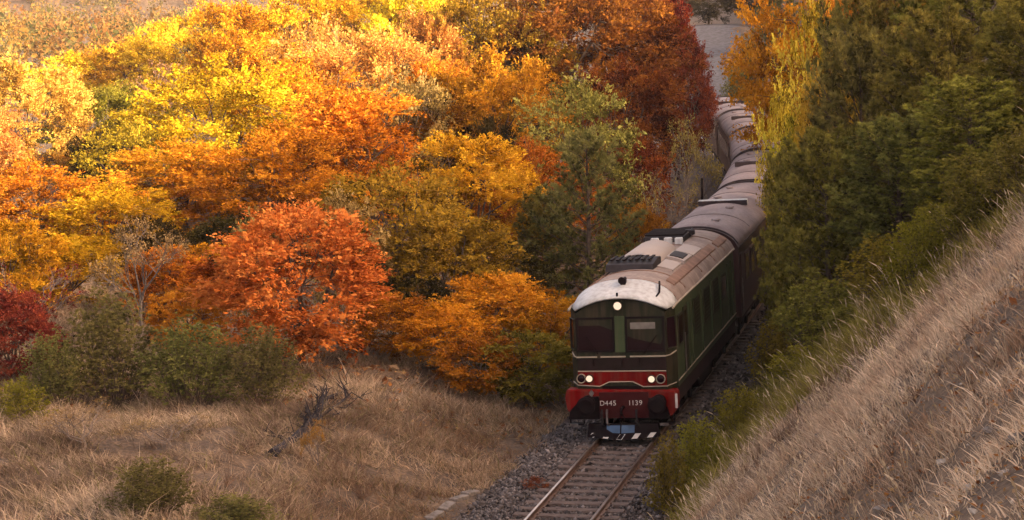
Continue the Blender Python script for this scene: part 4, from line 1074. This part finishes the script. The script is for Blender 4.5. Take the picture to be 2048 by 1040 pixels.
# fallen leaves under the trees and on the bare patches of the slope
n = 52000
X = r.uniform(-40, 14, n); Y = r.uniform(58, 125, n)
t = lat(X, Y); ok = (t < -3.0); X, Y = X[ok], Y[ok]
X2, Y2 = along(r.uniform(4, 14, 9000), r.uniform(14, 34, 9000)); X = np.concatenate([X, X2]); Y = np.concatenate([Y, Y2]); Z = ground(X, Y)
ok = in_view(X, Y, Z); X, Y, Z = X[ok], Y[ok], Z[ok]; n = len(X)
V, F = leaves(np.stack([X, Y, Z+r.uniform(.02, .12, n)], -1), r.normal(0, 1, (n, 3))*np.array([1, 1, .3]), .10, .6, r, 0, .7)
near = (Y < 40)[:, None, None]; V = V.reshape(n, 4, 3); cen = V.mean(1, keepdims=True); V = np.where(near, cen+(V-cen)*.55, cen+(V-cen)*1.6).reshape(-1, 3)
pal = np.array([(.34, .14, .04), (.22, .08, .03), (.40, .24, .10), (.28, .18, .10)])
me = mesh_np('fallen_leaves', V, [F], {'tone': pal[r.integers(0, 4, n)]*r.uniform(.7, 1.2, (n, 1))}); me.materials.append(M_FAR)
tag(link('fallen_leaves', me), kind='stuff')
# pebbles and grit where the slope is bare
n = 6000
X, Y = along(r.uniform(4, 15, n), r.uniform(14, 40, n)); bp = smooth(.48, .6, fbm(X*.7+5, Y*.7, 55)); Z = ground(X, Y)
ok = in_view(X, Y, Z) & (r.random(n) < .12+.8*bp*smooth(36, 26, Y)); X, Y, Z = X[ok], Y[ok], Z[ok]; n = len(X)
s = .022*np.exp(r.normal(0, .5, n)); V = OCT[None]*(.6+.7*r.random((n, 6, 1)))*s[:, None, None]+np.stack([X, Y, Z+s*.4], -1)[:, None]
g = np.clip(.26+r.normal(0, .12, n), .06, .6)
me = mesh_np('pebbles', V.reshape(-1, 3), [(OCF[None]+6*np.arange(n)[:, None, None]).reshape(-1, 3)], {'tone': np.repeat(np.stack([g, g*.82, g*.68], -1), 8, 0)})
me.materials.append(M_STONE); tag(link('pebbles', me), kind='stuff')
# dead brown weeds tangled into the grass of the bank
n = 5200
X, Y = along(np.where(r.random(n) < .62, r.uniform(-24, -3, n), r.uniform(4, 15, n)), r.uniform(16, 72, n)); Z = ground(X, Y)
ok = in_view(X, Y, Z) & (fbm(X*.5, Y*.5, 211) > .5); X, Y, Z = X[ok], Y[ok], Z[ok]; n = len(X); per = 16
P = np.repeat(np.stack([X, Y, Z], -1), per, 0); N_ = len(P); d = unit(r.normal(0, .75, (N_, 3))+np.array([0, 0, 1.1])); L = r.uniform(.2, .7, (N_, 1))*np.repeat(np.where(Y < 42, .5, 1), per)[:, None]; b = unit(np.cross(d, r.normal(0, 1, (N_, 3))))*.007
V = np.stack([P-b, P+b, P+d*L], 1).reshape(-1, 3)
c0 = mixcol((.09, .05, .035), (.22, .13, .085), r.random(N_))
me = mesh_np('dead_weeds', V, [np.arange(3*N_).reshape(-1, 3)], {'tone': c0}); me.materials.append(M_GRASS); tag(link('dead_weeds', me), kind='stuff')
tris = sum(sum(len(p.vertices)-2 for p in m_.polygons) for m_ in bpy.data.meshes)
print('TRIS', tris)

# ------------------------------------------------------------------ small single things
M_ROCK = paint('pale_limestone', (.50, .42, .35), .9, (.27, .22, .18), 9, bump=.02)
M_GROCK = paint('grey_stone', (.22, .18, .155), .95, (.11, .088, .075), 8, bump=.02)
def rock(u, v, d, size, mat, label, flat=.6, seed=0, group='loose stones on the dry slope'):
    p = at(u, v, d); x, y = float(p[0]), float(p[1]); z = float(ground(x, y))
    r = np.random.default_rng(seed+int(u)); bm_v = []; F = []
    nr, ns = 5, 8
    for i in range(nr+1):
        a = math.pi*i/nr
        for j in range(ns): 
            q = 2*math.pi*j/ns; s = size*(.75+.45*r.random())
            bm_v.append((math.cos(q)*math.sin(a)*s, math.sin(q)*math.sin(a)*s*.8, math.cos(a)*s*flat))
    F = [(i*ns+j, i*ns+(j+1) % ns, (i+1)*ns+(j+1) % ns, (i+1)*ns+j) for i in range(nr) for j in range(ns)]
    o = MB().add(bm_v, F).build('rock', mat); o.location = (x, y, z+size*flat*.35); o.rotation_euler = (r.normal(0, .2), r.normal(0, .2), r.uniform(0, 6))
    tag(o, label, 'rock', group)
def dslope(u, v):                       # forward distance at which a photo pixel meets the terrain
    lo = 12.0
    for d in np.arange(14, 120, .25):
        p = at(u, v, d)
        if p[2] < float(ground(p[0], p[1])): return d
    return 60.
for u, v, s, mt, lb in [(1884, 934, .075, M_ROCK, 'bright white stone lying alone in the slope grass'),
    (2010, 960, .07, M_ROCK, 'pale flat stone among fallen leaves at the right edge'),
    (1940, 982, .07, M_ROCK, 'pale stone between the white stone and the bottom right corner'),
    (1948, 1034, .06, M_ROCK, 'small white stone at the bottom edge on the right'),
    (1978, 872, .08, M_GROCK, 'grey stone by a dark hollow near the right edge'),
    (1640, 880, .13, M_GROCK, 'grey stone showing through the grass in the middle of the slope'),
    (1605, 915, .10, M_GROCK, 'smaller grey stone just downhill of the grey stone in mid slope'),
    (1880, 730, .05, M_ROCK, 'tiny pale stone high on the dry slope'),
    (1775, 1028, .16, M_GROCK, 'broad grey stone at the bottom edge of the slope'),
    (2035, 890, .12, M_GROCK, 'dark grey stone cut by the right edge')]:
    rock(u, v, dslope(u, v), s, mt, lb, .55)
# pale edging slabs beside the ballast, bottom of the picture
for i, (u, v) in enumerate([(868, 1036), (893, 1019), (917, 1003), (940, 990)]):
    d = dslope(u, v); p = at(u, v, d); x, y = float(p[0]), float(p[1])
    s = MB().prism([(-.3, -.13), (.27, -.16), (.33, .1), (-.26, .15)], 'z', -.1, .05).build('edging_slab', M_GROCK, None, bevel=.025)
    s.location = (x, y, float(ground(x, y))+.05); s.rotation_euler = (random.uniform(-.1, .1), random.uniform(-.1, .1), 1.15+random.uniform(-.15, .15))
    tag(s, ['pale stone slab at the bottom edge left of the ballast, nearest of its row', 'pale stone slab left of the ballast, second from the bottom edge', 'pale stone slab left of the ballast, third from the bottom edge', 'pale stone slab left of the ballast, farthest of its row'][i], 'stone slab', 'pale slabs edging the ballast')
# dark branch shapes standing in for a dark hollow in the left bank
def branch_shape(pts, name, label, cat, mat, r0, side, seed):
    r = np.random.default_rng(seed)
    P = []
    for u, v, lift in pts:
        d = dslope(u, v); p = at(u, v, d); P.append(np.array([p[0], p[1], float(ground(p[0], p[1]))+lift]))
    e = empty(name, tuple(P[0])); Q = [p-P[0] for p in P]
    MB().tube(Q, list(np.linspace(r0, r0*.3, len(Q))), 7).build('trunk', mat, e)
    for i in range(side):
        k = r.uniform(.15, 1)*(len(Q)-1); i0 = min(int(k), len(Q)-2); b = Q[i0]+(Q[i0+1]-Q[i0])*(k-i0)
        dd = unit(r.normal(0, 1, 3)+np.array([0, 0, .35])); L = r.uniform(.3, .8); mb = MB()
        mb.tube([b, b+dd*L*.5+r.normal(0, .08, 3), b+dd*L+r.normal(0, .15, 3)], [r0*.35, r0*.22, r0*.08], 5)
        for j in range(5):
            q = b+dd*L*r.uniform(.4, 1); mb.tube([q, q+unit(dd+r.normal(0, .7, 3))*L*.4], [.012, .005], 3)
        mb.build('twig', mat, e)
    tag(e, label, cat)
M_HOLLOW = paint('hollow_dark_grey', (.045, .038, .042), .95, (.02, .016, .018), 5, bump=.02)  # darkness of the hollow is put into this grey
branch_shape([(545, 915, .08), (590, 890, .12), (630, 850, .18), (655, 815, .2), (720, 785, .15)], 'hollow_branch', 'dark branch made up for the dark hollow beside the orange sapling', 'branch', M_HOLLOW, .13, 16, 3)
branch_shape([(560, 905, .05), (610, 880, .1), (650, 835, .12), (700, 800, .1)], 'hollow_brushwood', 'dark brushwood made up for the same dark hollow in the dry grass', 'brushwood', M_HOLLOW, .07, 26, 4)
tree('bare', 1, 'brown', 160, 800, dslope(150, 900)-.2, 150, 'bare_shrub', 'shrub', 'small leafless shrub with forked stems in the dry grass at left', GB)
tree('bare', 1, 'brown', 330, 830, dslope(330, 900), 170, 'bare_shrub', 'shrub', 'reddish twiggy shrub in the middle of the dry bank', GB)
tree('loose', 1, 'crimson', 1072, 955, dslope(1072, 1000), 50, 'weed', 'plant', 'red brown weed growing in the ballast beside the left rail', GB)
tree('bare', 0, 'khaki', 1370, 240, 100, 120, 'bare_shrub', 'shrub', 'grey leafless shrub on the bank beside the second coach', GL)
tree('bare', 1, 'khaki', 1335, 330, 92, 120, 'bare_shrub', 'shrub', 'grey leafless shrub on the bank beside the first coach', GL)
# lineside post left of the coaches
p = at(1402, 380, 91); x, y = float(p[0]), float(p[1])
z = float(p[2])-float(ground(x, y))+.5
o = MB().tube([(0, 0, -.4), (.02, 0, z*.5), (.06, .02, z)], .05, 8).build('lineside_post', M_DARK); o.location = (x, y, float(ground(x, y)))
tag(o, 'thin dark lineside post left of the second coach', 'post')
